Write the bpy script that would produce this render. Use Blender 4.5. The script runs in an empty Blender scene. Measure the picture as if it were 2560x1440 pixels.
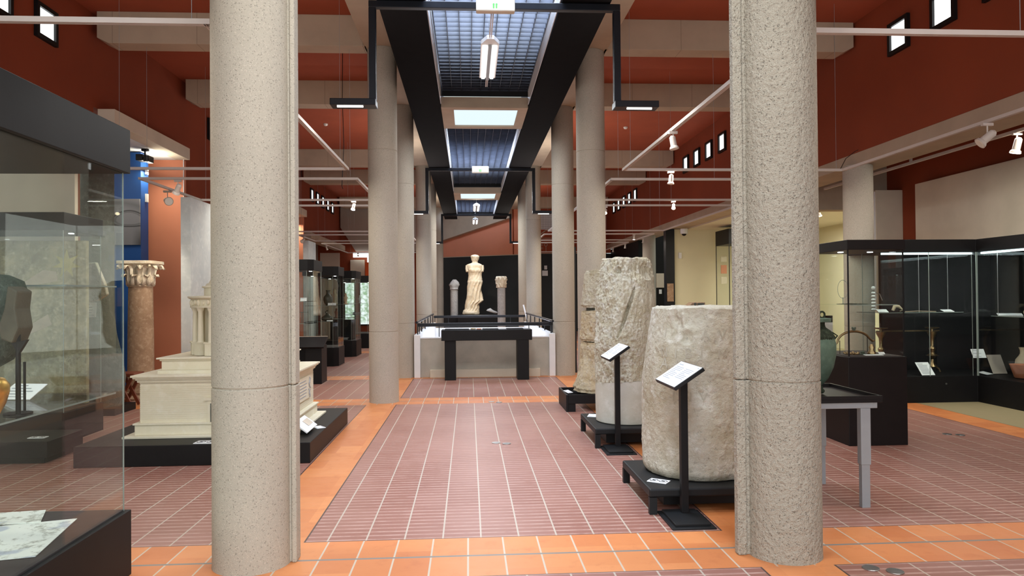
import bpy, bmesh, math, random
from mathutils import Vector, Matrix, noise
random.seed(7)
C = bpy.context.scene
COL = C.collection
PI = math.pi

# ------------------------------------------------------------------ camera
FPX, CAMZ = 1795.0, 1.6
yaw, pitch, roll = 0.0602, 0.0106, -0.0083
fw = Vector((math.sin(yaw)*math.cos(pitch), math.cos(yaw)*math.cos(pitch), math.sin(pitch)))
rt0 = Vector((math.cos(yaw), -math.sin(yaw), 0)); up0 = rt0.cross(fw)
rt = rt0*math.cos(roll) + up0*math.sin(roll); up = -rt0*math.sin(roll) + up0*math.cos(roll)
cam = bpy.data.objects.new('camera', bpy.data.cameras.new('camera')); COL.objects.link(cam)
cam.matrix_world = Matrix(((rt.x, up.x, -fw.x, 0), (rt.y, up.y, -fw.y, 0), (rt.z, up.z, -fw.z, CAMZ), (0, 0, 0, 1)))
cam.data.sensor_width = 36.0; cam.data.lens = FPX/2560*36.0; cam.data.clip_start = 0.05; cam.data.clip_end = 200
C.camera = cam
# ------------------------------------------------------------------ view, world
C.view_settings.view_transform = 'Standard'; C.view_settings.look = 'None'
C.view_settings.gamma = 1.0; C.view_settings.use_curve_mapping = False
C.view_settings.exposure = 0.22
W = bpy.data.worlds.new('World'); C.world = W; W.use_nodes = True
bg = W.node_tree.nodes['Background']; bg.inputs[0].default_value = (0.90, 1.0, 0.98, 1); bg.inputs[1].default_value = 0.6

def area(name, loc, size, power, col=(1, 1, 1), rot=(0, 0, 0)):
    l = bpy.data.lights.new(name, 'AREA'); l.shape = 'RECTANGLE'; l.size, l.size_y = size; l.energy = power; l.color = col
    o = bpy.data.objects.new(name, l); o.location = loc; o.rotation_euler = rot; COL.objects.link(o); return o
# added soft fill lights behind the camera, boosting the room light
area('rear_fill', (0.3, -4.5, 2.8), (11, 4.2), 380, (0.95, 0.98, 1.0), (math.radians(84), 0, 0))
area('left_rear_fill', (-5.0, -2.2, 2.2), (3, 2.6), 60, (1, 0.97, 0.92), (math.radians(88), 0, math.radians(-50)))
# skylight glazing above the black louvres (one opening per bay)
SKY = [(-2.2, 500), (6.7, 620), (16.9, 560), (26.8, 300)]
for sy, pw in SKY:
    area('skylight_daylight', (0.32, sy, 6.55), (1.9, 2.4), pw, (0.66, 0.78, 1.0))

# ------------------------------------------------------------------ node helpers
class NT:
    def __init__(s, m): s.t = m.node_tree; s.n = s.t.nodes; s.l = s.t.links
    def new(s, ty, **k):
        n = s.n.new(ty)
        for a, v in k.items(): setattr(n, a, v)
        return n
    def con(s, sock, v):
        if isinstance(v, bpy.types.NodeSocket): s.l.new(v, sock)
        else: sock.default_value = v
    def m(s, op, a, b=0.0, c=None, clamp=False):
        n = s.new('ShaderNodeMath', operation=op, use_clamp=clamp); s.con(n.inputs[0], a); s.con(n.inputs[1], b)
        if c is not None: s.con(n.inputs[2], c)
        return n.outputs[0]
    def mix(s, f, a, b):
        n = s.new('ShaderNodeMix', data_type='RGBA'); s.con(n.inputs[0], f)
        for i, v in ((6, a), (7, b)):
            s.con(n.inputs[i], v if isinstance(v, bpy.types.NodeSocket) else (*v[:3], 1))
        return n.outputs[2]
    def coords(s): return s.new('ShaderNodeNewGeometry').outputs['Position']
    def xyz(s, v):
        n = s.new('ShaderNodeSeparateXYZ'); s.con(n.inputs[0], v); return n.outputs
    def map(s, v, scale=(1, 1, 1)):
        n = s.new('ShaderNodeMapping'); s.con(n.inputs[0], v); n.inputs['Scale'].default_value = scale; return n.outputs[0]
    def noise(s, v, sc, det=3, rough=0.55):
        n = s.new('ShaderNodeTexNoise'); s.con(n.inputs['Vector'], v); n.inputs['Scale'].default_value = sc
        n.inputs['Detail'].default_value = det; n.inputs['Roughness'].default_value = rough; return n.outputs['Fac']
    def vor(s, v, sc, out='Distance', feature='F1'):
        n = s.new('ShaderNodeTexVoronoi', feature=feature); s.con(n.inputs['Vector'], v); n.inputs['Scale'].default_value = sc; return n.outputs[out]
    def ramp(s, f, lo, hi): 
        n = s.new('ShaderNodeMapRange'); s.con(n.inputs[0], f); n.inputs[1].default_value = lo; n.inputs[2].default_value = hi; n.clamp = True; return n.outputs[0]
    def bump(s, h, st, dist=0.01):
        n = s.new('ShaderNodeBump'); s.con(n.inputs['Height'], h); n.inputs['Strength'].default_value = st; n.inputs['Distance'].default_value = dist; return n.outputs[0]

def srgb(r, g, b):
    f = lambda c: ((c/255+0.055)/1.055)**2.4 if c/255 > 0.04045 else c/255/12.92
    return (f(r), f(g), f(b))

def base_mat(name, color, rough=0.5, metal=0.0, spec=0.5):
    m = bpy.data.materials.new(name); m.use_nodes = True
    b = m.node_tree.nodes['Principled BSDF']
    b.inputs['Base Color'].default_value = (*color, 1); b.inputs['Roughness'].default_value = rough
    b.inputs['Metallic'].default_value = metal; b.inputs['Specular IOR Level'].default_value = spec
    return m, NT(m), b

def plain(name, color, rough=0.5, metal=0.0, var=0.12, sc=6.0, bump=0.0, spec=0.5):
    """paint, metal, plaster: slight procedural variation of tone and gloss"""
    m, t, b = base_mat(name, color, rough, metal, spec)
    p = t.new('ShaderNodeTexCoord').outputs['Object']
    n = t.noise(p, sc, 4)
    lo = tuple(c*(1-var) for c in color); hi = tuple(min(1, c*(1+var)) for c in color)
    t.con(b.inputs['Base Color'], t.mix(t.ramp(n, .3, .7), lo, hi))
    if bump: t.con(b.inputs['Normal'], t.bump(t.noise(p, sc*12, 3), bump, 0.004))
    return m

def emis(name, color, strength):
    m = bpy.data.materials.new(name); m.use_nodes = True; t = NT(m); t.n.clear()
    e = t.new('ShaderNodeEmission'); o = t.new('ShaderNodeOutputMaterial'); e.inputs[0].default_value = (*color, 1); e.inputs[1].default_value = strength
    t.l.new(e.outputs[0], o.inputs[0]); return m

def glass(name, tint=(0.93, 0.97, 0.95), refl=1.0):
    m = bpy.data.materials.new(name); m.use_nodes = True; t = NT(m); t.n.clear()
    o = t.new('ShaderNodeOutputMaterial'); mx = t.new('ShaderNodeMixShader'); tr = t.new('ShaderNodeBsdfTransparent')
    g = t.new('ShaderNodeBsdfGlossy'); g.inputs['Roughness'].default_value = 0.0; g.inputs[0].default_value = (refl, refl, refl, 1)
    tr.inputs[0].default_value = (*tint, 1); ge = t.new('ShaderNodeNewGeometry')
    dp = t.new('ShaderNodeVectorMath', operation='DOT_PRODUCT'); t.l.new(ge.outputs['Incoming'], dp.inputs[0]); t.l.new(ge.outputs['Normal'], dp.inputs[1])
    k = t.m('SUBTRACT', 1.0, t.m('ABSOLUTE', dp.outputs['Value']), clamp=True); fr = t.m('ADD', .025, t.m('MULTIPLY', t.m('POWER', k, 5.0), .45))
    t.l.new(fr, mx.inputs[0]); t.l.new(tr.outputs[0], mx.inputs[1]); t.l.new(g.outputs[0], mx.inputs[2]); t.l.new(mx.outputs[0], o.inputs[0])
    return m

def concrete(name, col, pit=90, pits=0.5, bump=0.5, big=3.0):
    m, t, b = base_mat(name, col, 0.85, 0, 0.25)
    p = t.coords()
    v = t.vor(p, pit); n1 = t.noise(p, big, 4); n2 = t.noise(p, 45, 5, .7); n3 = t.noise(p, 160, 2)
    c = t.mix(t.ramp(n1, .3, .7), tuple(x*.86 for x in col), tuple(min(1, x*1.1) for x in col))
    c = t.mix(t.m('MULTIPLY', t.ramp(n2, .56, .74), pits), c, tuple(x*1.45 for x in col))
    c = t.mix(t.m('MULTIPLY', t.ramp(n2, .44, .3), pits), c, tuple(x*.55 for x in col))
    c = t.mix(t.m('MULTIPLY', t.ramp(t.m('ADD', v, t.m('MULTIPLY', n3, .35)), .36, .22), pits), c, tuple(x*.42 for x in col))
    t.con(b.inputs['Base Color'], c)
    t.con(b.inputs['Normal'], t.bump(t.m('ADD', t.m('MULTIPLY', n2, 1.0), t.m('MULTIPLY', v, .5)), bump, 0.012))
    return m

def pitted(name, col, bump=.3, rough_sc=140, pit_sc=100, amount=.6, ridge=0.0):
    """exposed aggregate concrete: fine grain, scattered irregular dark pits and pale pebbles"""
    m, t, b = base_mat(name, col, 0.85, 0, 0.25); p0 = t.coords()
    nz = t.new('ShaderNodeTexNoise'); t.con(nz.inputs['Vector'], p0); nz.inputs['Scale'].default_value = 55; nz.inputs['Detail'].default_value = 3
    ma = t.new('ShaderNodeVectorMath', operation='MULTIPLY_ADD'); t.con(ma.inputs[0], nz.outputs['Color']); ma.inputs[1].default_value = (.028, .028, .028); t.con(ma.inputs[2], p0)
    p = ma.outputs[0]
    def cells(s, v_):
        v = t.new('ShaderNodeTexVoronoi'); t.con(v.inputs['Vector'], v_); v.inputs['Scale'].default_value = s
        sp = t.new('ShaderNodeSeparateColor'); t.con(sp.inputs[0], v.outputs['Color']); return v.outputs['Distance'], sp.outputs
    d1, s1 = cells(pit_sc, p); d2, s2 = cells(pit_sc*1.3, p)
    pit = t.m('MULTIPLY', t.ramp(d1, .40, .22), t.m('GREATER_THAN', s1[0], 1-amount))
    peb = t.m('MULTIPLY', t.ramp(d2, .45, .28), t.m('GREATER_THAN', s2[1], .62))
    n1 = t.noise(p0, 2.2, 4); n2 = t.noise(p0, rough_sc, 4, .7); n3 = t.noise(p0, 30, 5, .65)
    c = t.mix(t.ramp(n1, .3, .7), tuple(x*.88 for x in col), tuple(min(1, x*1.1) for x in col))
    c = t.mix(t.m('MULTIPLY', t.ramp(n2, .35, .68), .6), tuple(x*.78 for x in col), c)
    c = t.mix(t.m('MULTIPLY', peb, .30), c, tuple(min(1, x*1.4) for x in col))
    c = t.mix(t.m('MULTIPLY', pit, .62), c, tuple(x*.40 for x in col))
    t.con(b.inputs['Base Color'], c)
    h = t.m('ADD', t.m('MULTIPLY', n2, .5), t.m('SUBTRACT', t.m('ADD', t.m('MULTIPLY', n3, ridge), t.m('MULTIPLY', peb, .3)), t.m('MULTIPLY', pit, .7)))
    t.con(b.inputs['Normal'], t.bump(h, bump, 0.010)); return m

def stone(name, c1, c2, c3, sc=3.5, bump=0.6, dark=0.6):
    m, t, b = base_mat(name, c1, 0.9, 0, 0.2)
    p = t.new('ShaderNodeTexCoord').outputs['Object']
    n1 = t.noise(p, sc, 6, .6); n2 = t.noise(p, sc*3.1, 6, .7); n3 = t.noise(p, sc*14, 4, .7)
    c = t.mix(t.ramp(n1, .35, .65), c1, c2)
    c = t.mix(t.m('MULTIPLY', t.ramp(n2, .5, .7), .8), c, c3)
    c = t.mix(t.m('MULTIPLY', t.ramp(n3, .42, .3), dark), c, tuple(x*.35 for x in c1))
    t.con(b.inputs['Base Color'], c)
    t.con(b.inputs['Normal'], t.bump(t.m('ADD', n3, t.m('MULTIPLY', n2, 1.5)), bump, 0.02))
    return m

# ------------------------------------------------------------------ materials
M = {}
M['red'] = plain('terracotta_paint', srgb(158, 74, 44), 0.85, var=.08, sc=1.2, bump=.1)
M['redwall'] = plain('terracotta_wall_paint', srgb(138, 60, 28), 0.85, var=.1, sc=.8, bump=.1)
M['orange'] = plain('orange_wall_paint', srgb(212, 134, 102), 0.75, var=.06, sc=1.0)
M['orangehot'] = plain('bright_orange_paint', srgb(228, 96, 32), 0.7, var=.04)
M['blue'] = plain('blue_panel_paint', srgb(10, 72, 140), 0.55, var=.08, sc=1.0)
M['beam'] = plain('cast_beam_concrete', srgb(180, 163, 143), 0.85, var=.08, sc=2.0, bump=.25, spec=.2)
def jointed(name, col):
    m, t, b = base_mat(name, col, .85, 0, .2); p = t.coords(); x, y, z = t.xyz(p)
    g = t.m('LESS_THAN', t.m('MODULO', t.m('ADD', x, 50.37), 1.22), .007)
    c = t.mix(t.ramp(t.noise(p, 2, 4), .3, .7), tuple(q*.92 for q in col), tuple(q*1.08 for q in col))
    t.con(b.inputs['Base Color'], t.mix(t.m('MULTIPLY', g, .6), c, tuple(q*.3 for q in col))); return m
M['beamj'] = jointed('panelled_beam_concrete', srgb(184, 166, 144))
M['conc'] = pitted('column_concrete', srgb(194, 185, 170), .25, 120, 80, .16, .4)
M['concpit'] = pitted('pitted_column_concrete', srgb(196, 187, 168), .35, 150, 88, .42, .3)
M['concnear'] = pitted('bush_hammered_concrete', srgb(196, 187, 168), 1.0, 110, 85, .24, 3.6)
M['parapet'] = concrete('parapet_concrete', srgb(182, 176, 164), pit=60, pits=.12, bump=.1)
M['black'] = plain('black_matt_paint', (0.0065, 0.006, 0.0065), 0.5, var=.15, spec=.25)
M['fascia'] = plain('black_fascia_paint', (0.005, 0.0045, 0.005), 0.9, var=.15, spec=.08)
M['blacksheen'] = plain('black_satin_metal', (0.006, 0.007, 0.011), 0.35, var=.15, spec=.35)
M['blackwall'] = plain('black_wall_panel', (0.010, 0.013, 0.014), 0.6, var=.2, sc=1.5)
M['charcoal'] = plain('charcoal_case_paint', (0.011, 0.0115, 0.012), 0.5, var=.1, spec=.25)
M['brownblack'] = plain('dark_brown_laminate', (0.008, 0.006, 0.006), 0.45, var=.15, spec=.25)
M['deck'] = plain('dark_felt_deck', (0.045, 0.036, 0.036), 0.8, var=.15, sc=10)
M['white'] = plain('white_paint', srgb(232, 234, 236), 0.6, var=.03)
M['trackwhite'] = plain('white_track_enamel', srgb(206, 196, 188), 0.5, var=.03)
M['paper'] = plain('paper', srgb(238, 240, 240), 0.7, var=.02)
M['ink'] = plain('grey_ink', srgb(158, 163, 168), 0.8, var=.1)
M['inkblack'] = plain('black_ink', (0.02, 0.02, 0.02), 0.7, var=.1)
M['blade'] = plain('louvre_blade_metal', (0.035, 0.042, 0.062), 0.4, metal=.0, var=.25, sc=5)
M['grey'] = plain('grey_enamel', srgb(150, 154, 156), 0.4, var=.04)
M['chrome'] = plain('brushed_metal', (0.45, 0.45, 0.44), 0.3, metal=1, var=.05)
M['cream'] = plain('cream_wall_paint', srgb(226, 219, 188), 0.8, var=.04, sc=.8)
M['creamceil'] = plain('cream_ceiling_paint', srgb(222, 214, 192), 0.8, var=.04, sc=.8)
M['greywall'] = plain('taupe_wall_panel', srgb(168, 156, 144), 0.8, var=.07, sc=1.2)
M['fabric'] = plain('beige_display_panel', srgb(216, 204, 184), 0.85, var=.07, sc=1.6)
M['marble'] = stone('pale_marble', srgb(208, 213, 212), srgb(194, 202, 204), srgb(220, 225, 224), 2.5, .05, .05)
M['plaster'] = stone('ivory_plaster', srgb(230, 224, 202), srgb(220, 213, 188), srgb(236, 232, 216), 2.0, .08, .06)
M['plinthstone'] = stone('ancient_statue_marble', srgb(230, 218, 192), srgb(214, 194, 162), srgb(240, 234, 216), 3.0, .12, .15)
M['ms_a'] = stone('milestone_limestone', srgb(198, 193, 176), srgb(170, 160, 136), srgb(216, 213, 202), 2.2, .7, .5)
M['ms_b'] = stone('pitted_limestone', srgb(212, 205, 184), srgb(192, 181, 152), srgb(230, 227, 216), 4.0, .9, .8)
M['ms_c'] = stone('tawny_limestone', srgb(208, 194, 164), srgb(196, 176, 138), srgb(216, 210, 196), 4.0, .8, .6)
M['ms_smooth'] = stone('smooth_repair_stone', srgb(198, 195, 182), srgb(186, 182, 166), srgb(210, 208, 198), 2.5, .1, .1)
M['shaft'] = stone('veined_brown_marble', srgb(170, 142, 116), srgb(150, 122, 98), srgb(196, 172, 146), 5.0, .15, .3)
M['cap'] = stone('carved_capital_marble', srgb(236, 226, 204), srgb(218, 202, 174), srgb(242, 236, 222), 5.0, .4, .4)
M['greystone'] = stone('grey_granite', srgb(176, 174, 172), srgb(156, 156, 156), srgb(196, 196, 196), 6.0, .2, .3)
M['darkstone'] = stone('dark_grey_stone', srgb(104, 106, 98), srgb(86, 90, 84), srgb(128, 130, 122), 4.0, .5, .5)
M['mosaic'] = stone('worn_wall_painting', srgb(198, 184, 140), srgb(140, 130, 96), srgb(220, 210, 168), 5.0, .3, .7)
M['mosaicstar'] = plain('pale_yellow_fresco', srgb(196, 184, 110), .9, var=.15, sc=12)
M['bronze'] = stone('green_bronze_patina', (0.12, 0.16, 0.125), (0.075, 0.10, 0.08), (0.24, 0.30, 0.25), 9.0, .8, .6)
M['bronzecut'] = plain('olive_bronze_inside', (0.085, 0.075, 0.05), .7, var=.25, sc=9, bump=.3)
M['urn'] = stone('verdigris_bronze', (0.10, 0.15, 0.11), (0.075, 0.115, 0.08), (0.13, 0.19, 0.14), 4.0, .1, .15)
M['urndark'] = stone('dark_verdigris_relief', (0.045, 0.06, 0.035), (0.03, 0.04, 0.025), (0.10, 0.125, 0.08), 14.0, .8, .6)
M['brass'] = plain('old_brass', (0.30, 0.21, 0.11), 0.35, metal=1, var=.25, sc=20)
M['gold'] = plain('gilded_bronze', (0.75, 0.45, 0.10), 0.35, metal=1, var=.3, sc=15)
M['darkclay'] = plain('glazed_dark_clay', (0.06, 0.058, 0.045), 0.22, var=.25, sc=10)
M['clay'] = plain('terracotta_clay', srgb(176, 108, 74), 0.7, var=.15, sc=10, bump=.2)
M['buff'] = plain('buff_clay', srgb(206, 186, 156), 0.75, var=.12, sc=10, bump=.2)
M['wood'] = plain('reddish_wood', srgb(116, 58, 36), 0.5, var=.2, sc=9)
M['glass'] = glass('showcase_glass', (0.965, 0.985, 0.975))
M['glassedge'] = plain('green_glass_edge', srgb(138, 150, 142), 0.3, var=.05)
M['windowlight'] = emis('window_daylight', (0.97, 1.0, 1.0), 2.2)
M['panellight'] = emis('ceiling_diffuser', (0.78, 0.92, 1.0), 0.92)
M['tube'] = emis('fluorescent_tube', (1.0, 0.98, 0.93), 3.5)
M['tubecool'] = emis('cool_tube', (0.80, 0.97, 1.0), 3.0)
M['warmlamp'] = emis('halogen_lens', (1.0, 0.80, 0.50), 9)
M['coollamp'] = emis('led_lens', (0.95, 0.97, 1.0), 8)
M['exitgreen'] = emis('green_exit_mark', (0.2, 1.0, 0.25), 1.2)
M['softlens'] = plain('unlit_lamp_lens', srgb(230, 226, 216), 0.3, var=.05)

def floor_mat():
    m, t, b = base_mat('museum_floor_tiles', (.3, .2, .17), 0.42, 0, 0.45)
    p = t.coords(); x, y, z = t.xyz(p)
    def near(v, c, hw):   # 1 inside |v-c|<hw
        return t.m('LESS_THAN', t.m('ABSOLUTE', t.m('SUBTRACT', v, c)), hw)
    mod = lambda v, per, off: t.m('MODULO', t.m('ADD', t.m('SUBTRACT', v, off), per*50), per)
    ym = mod(y, 9.935, 1.13-.8)       # strips sit at .8 and .8+3.32
    d1 = t.m('ABSOLUTE', t.m('SUBTRACT', ym, .8)); d2 = t.m('ABSOLUTE', t.m('SUBTRACT', ym, 4.12))
    dy = t.m('MINIMUM', d1, d2)
    ys = t.m('LESS_THAN', dy, .325)
    dx = None
    for c in (-1.305, 1.915, 6.23, -5.62):
        d = t.m('ABSOLUTE', t.m('SUBTRACT', x, c)); dx = d if dx is None else t.m('MINIMUM', dx, d)
    xs = t.m('LESS_THAN', dx, .218)
    strip = t.m('MAXIMUM', xs, ys)
    # colours
    nb = t.noise(p, 1.1, 4); ns = t.noise(p, 7, 5, .65)
    tile_i = t.m('FLOOR', t.m('DIVIDE', t.m('SUBTRACT', x, -.017), .2266)); tile_j = t.m('FLOOR', t.m('DIVIDE', y, .325))
    cmb = t.new('ShaderNodeCombineXYZ'); t.con(cmb.inputs[0], tile_i); t.con(cmb.inputs[1], tile_j)
    wn = t.new('ShaderNodeTexWhiteNoise'); t.con(wn.inputs[0], cmb.outputs[0])
    orange = t.mix(wn.outputs['Value'], srgb(200, 120, 68), srgb(216, 140, 84))
    orange = t.mix(t.m('MULTIPLY', t.ramp(ns, .55, .75), .35), orange, srgb(176, 96, 58))
    rib_i = t.m('FLOOR', t.m('DIVIDE', t.m('SUBTRACT', x, .07), .2515)); rib_j = t.m('FLOOR', t.m('DIVIDE', y, .5))
    cm2 = t.new('ShaderNodeCombineXYZ'); t.con(cm2.inputs[0], rib_i); t.con(cm2.inputs[1], rib_j)
    wn2 = t.new('ShaderNodeTexWhiteNoise'); t.con(wn2.inputs[0], cm2.outputs[0])
    pink = t.mix(wn2.outputs['Value'], srgb(146, 98, 84), srgb(160, 114, 100))
    pink = t.mix(t.ramp(nb, .35, .65), pink, t.mix(.5, pink, srgb(136, 88, 74)))
    # ribs across, light grooves
    rm = mod(t.m('ADD', y, t.m('MULTIPLY', nb, .0)), .076, 0.0)
    rl = t.m('LESS_THAN', rm, .022)
    pink = t.mix(t.m('MULTIPLY', rl, t.ramp(ns, .25, .6)), pink, srgb(182, 146, 132))
    g = mod(x, .2515, .07-.007); gl = t.m('LESS_THAN', g, .011)
    pink = t.mix(t.m('MULTIPLY', gl, .85), pink, srgb(192, 182, 164))
    # cross strip joints
    g2 = mod(x, .2266, -.017-.005); g2l = t.m('LESS_THAN', g2, .011)
    joint_y = t.m('MULTIPLY', g2l, t.m('MULTIPLY', ys, t.m('SUBTRACT', 1.0, 0.0)))
    # X strips: fine cross joints
    g3 = mod(y, .1, 0.0); g3l = t.m('MULTIPLY', t.m('LESS_THAN', g3, .005), t.m('MULTIPLY', xs, t.m('SUBTRACT', 1.0, ys)))
    orange = t.mix(joint_y, orange, srgb(196, 180, 158))
    orange = t.mix(t.m('MULTIPLY', g3l, .45), orange, srgb(186, 128, 88))
    orange = t.mix(t.m('MULTIPLY', t.m('LESS_THAN', dy, .012), 1.0), orange, srgb(128, 124, 116))
    col = t.mix(strip, pink, orange)
    # dark border joints
    e1 = t.m('MULTIPLY', t.m('LESS_THAN', t.m('ABSOLUTE', t.m('SUBTRACT', dx, .222)), .006), t.m('SUBTRACT', 1.0, ys))
    e2 = t.m('MULTIPLY', t.m('LESS_THAN', t.m('ABSOLUTE', t.m('SUBTRACT', dy, .329)), .004), t.m('SUBTRACT', 1.0, xs))
    col = t.mix(t.m('MULTIPLY', t.m('MAXIMUM', e1, e2), .85), col, (0.03, .025, .025))
    far = t.m('GREATER_THAN', x, 6.455)
    col = t.mix(far, col, t.mix(ns, srgb(150, 138, 104), srgb(168, 156, 122)))
    t.con(b.inputs['Base Color'], col)
    t.con(b.inputs['Roughness'], t.m('ADD', .31, t.m('MULTIPLY', ns, .18)))
    h = t.m('SUBTRACT', t.m('MULTIPLY', ns, .3), t.m('ADD', t.m('MULTIPLY', rl, t.m('SUBTRACT', 1.0, strip)), joint_y))
    t.con(b.inputs['Normal'], t.bump(h, .35, .003))
    return m
M['floor'] = floor_mat()

# ------------------------------------------------------------------ mesh builder
class MB:
    def __init__(s): s.b = bmesh.new()
    def box(s, x0, x1, y0, y1, z0, z1):
        v = [s.b.verts.new(p) for p in ((x0, y0, z0), (x1, y0, z0), (x1, y1, z0), (x0, y1, z0), (x0, y0, z1), (x1, y0, z1), (x1, y1, z1), (x0, y1, z1))]
        for f in ((0, 3, 2, 1), (4, 5, 6, 7), (0, 1, 5, 4), (1, 2, 6, 5), (2, 3, 7, 6), (3, 0, 4, 7)): s.b.faces.new([v[i] for i in f])
        return s
    def obox(s, c, half, ax):      # oriented box: centre, half sizes, 3 axis vectors
        c = Vector(c); a = [Vector(q).normalized()*h for q, h in zip(ax, half)]
        v = [s.b.verts.new(c + a[0]*i + a[1]*j + a[2]*k) for k in (-1, 1) for j, i in ((-1, -1), (-1, 1), (1, 1), (1, -1))]
        for f in ((0, 3, 2, 1), (4, 5, 6, 7), (0, 1, 5, 4), (1, 2, 6, 5), (2, 3, 7, 6), (3, 0, 4, 7)): s.b.faces.new([v[i] for i in f])
        return s
    def prism(s, pts, z0, z1, axis='z'):
        f = {'z': lambda a, b, h: (a, b, h), 'y': lambda a, b, h: (a, h, b), 'x': lambda a, b, h: (h, a, b)}[axis]
        lo = [s.b.verts.new(f(a, b, z0)) for a, b in pts]; hi = [s.b.verts.new(f(a, b, z1)) for a, b in pts]; n = len(pts)
        s.b.faces.new(lo[::-1]); s.b.faces.new(hi)
        for i in range(n): s.b.faces.new([lo[i], lo[(i+1) % n], hi[(i+1) % n], hi[i]])
        return s
    def cyl(s, p0, p1, r0, r1=None, n=16):
        r1 = r0 if r1 is None else r1; p0, p1 = Vector(p0), Vector(p1); d = (p1-p0).normalized()
        a = d.orthogonal().normalized(); b = d.cross(a)
        lo = [s.b.verts.new(p0 + (a*math.cos(2*PI*i/n) + b*math.sin(2*PI*i/n))*r0) for i in range(n)]
        hi = [s.b.verts.new(p1 + (a*math.cos(2*PI*i/n) + b*math.sin(2*PI*i/n))*r1) for i in range(n)]
        s.b.faces.new(lo[::-1]); s.b.faces.new(hi)
        for i in range(n): s.b.faces.new([lo[i], lo[(i+1) % n], hi[(i+1) % n], hi[i]])
        return s
    def lathe(s, prof, c=(0, 0, 0), n=32, fn=None, cap=True):
        """prof [(r,z)], fn(theta,z,r)->(dr,dx,dy,dz)"""
        rings = []
        for r, z in prof:
            ring = []
            for i in range(n):
                th = 2*PI*i/n; rr, dx, dy, dz = r, 0, 0, 0
                if fn: q = fn(th, z, r); rr += q[0]; dx, dy, dz = q[1], q[2], q[3]
                ring.append(s.b.verts.new((c[0]+rr*math.cos(th)+dx, c[1]+rr*math.sin(th)+dy, c[2]+z+dz)))
            rings.append(ring)
        for a, b in zip(rings, rings[1:]):
            for i in range(n): s.b.faces.new([a[i], a[(i+1) % n], b[(i+1) % n], b[i]])
        if cap: s.b.faces.new(rings[0][::-1]); s.b.faces.new(rings[-1])
        return s
    def tube(s, pts, r, n=8):
        pts = [Vector(p) for p in pts]; rings = []; ref = None
        for i, p in enumerate(pts):
            d = (pts[min(i+1, len(pts)-1)] - pts[max(i-1, 0)]).normalized()
            if ref is None: ref = d.orthogonal().normalized()
            ref = (ref - d*ref.dot(d)).normalized(); b = d.cross(ref)
            rr = r[i] if isinstance(r, (list, tuple)) else r
            rings.append([s.b.verts.new(p + (ref*math.cos(2*PI*k/n) + b*math.sin(2*PI*k/n))*rr) for k in range(n)])
        for a, b in zip(rings, rings[1:]):
            for k in range(n): s.b.faces.new([a[k], a[(k+1) % n], b[(k+1) % n], b[k]])
        s.b.faces.new(rings[0][::-1]); s.b.faces.new(rings[-1]); return s
    def quad(s, *p): s.b.faces.new([s.b.verts.new(q) for q in p]); return s
    def ball(s, c, r, sc=(1, 1, 1), seg=16):
        bmesh.ops.create_uvsphere(s.b, u_segments=seg, v_segments=max(6, seg//2), radius=r, matrix=Matrix.Translation(c) @ Matrix.Diagonal((*sc, 1))); return s
    def leaf(s, c, ang, r0, z0, h, w, out, th=.006):
        """acanthus leaf: bent tapering blade that leans out and curls at the tip"""
        ca, sa = math.cos(ang), math.sin(ang); rows = []
        for k in range(7):
            u = k/6; rr = r0 + out*(u**2.2); zz = z0 + h*math.sin(u*PI*.62)/math.sin(PI*.5) if u < 1 else z0 + h*.80
            if u > .8: rr += out*.25
            ww = w*(1-.75*u**2.5)*(1.12 if k % 2 else .8); row = []
            wv = th*.9*(1 if k % 2 else -.3)
            for q, dd in ((-1, -th*.6+wv), (-.5, th*1.5), (0, -th*.2), (.5, th*1.5), (1, -th*.6+wv)):
                t = q*ww/2; R = rr+dd; row.append(s.b.verts.new((c[0]+R*ca-t*sa, c[1]+R*sa+t*ca, c[2]+zz)))
            rows.append(row)
        for a, b in zip(rows, rows[1:]):
            for i in range(4): s.b.faces.new([a[i], a[i+1], b[i+1], b[i]])
        return s

def finish(name, mb, mat, parent=None, smooth=False, bevel=0.0, angle=40, origin=True, seg=2, solid=0):
    bmesh.ops.recalc_face_normals(mb.b, faces=mb.b.faces)
    me = bpy.data.meshes.new(name)
    c = Vector((0, 0, 0))
    if origin and mb.b.verts:
        xs = [v.co.x for v in mb.b.verts]; ys = [v.co.y for v in mb.b.verts]; zs = [v.co.z for v in mb.b.verts]
        c = Vector(((min(xs)+max(xs))/2, (min(ys)+max(ys))/2, min(zs)))
        bmesh.ops.translate(mb.b, verts=mb.b.verts, vec=-c)
    if smooth:
        for f in mb.b.faces: f.smooth = True
        for e in mb.b.edges:
            if len(e.link_faces) == 2 and e.calc_face_angle(0) > math.radians(angle): e.smooth = False
    mb.b.to_mesh(me); mb.b.free()
    for mm in (mat if isinstance(mat, (list, tuple)) else [mat]): me.materials.append(M[mm] if isinstance(mm, str) else mm)
    o = bpy.data.objects.new(name, me); COL.objects.link(o); o.location = c
    if parent is not None:
        o.parent = parent; o.matrix_parent_inverse = Matrix.Translation(-parent_world(parent))
    if bevel:
        md = o.modifiers.new('bevel', 'BEVEL'); md.width = bevel; md.segments = seg; md.limit_method = 'ANGLE'
    if solid:
        md = o.modifiers.new('solid', 'SOLIDIFY'); md.thickness = solid; md.offset = -1
    return o
WORLDLOC = {}
def parent_world(o):
    # world location of an unrotated object chain
    return Vector(WORLDLOC.get(o.name, o.location))
def P(name, mb, mat, parent, **k):
    o = finish(name, mb, mat, None, **k); wl = o.location.copy(); WORLDLOC[o.name] = wl
    o.parent = parent; o.matrix_parent_inverse = Matrix.Translation(-parent_world(parent)); return o
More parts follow.
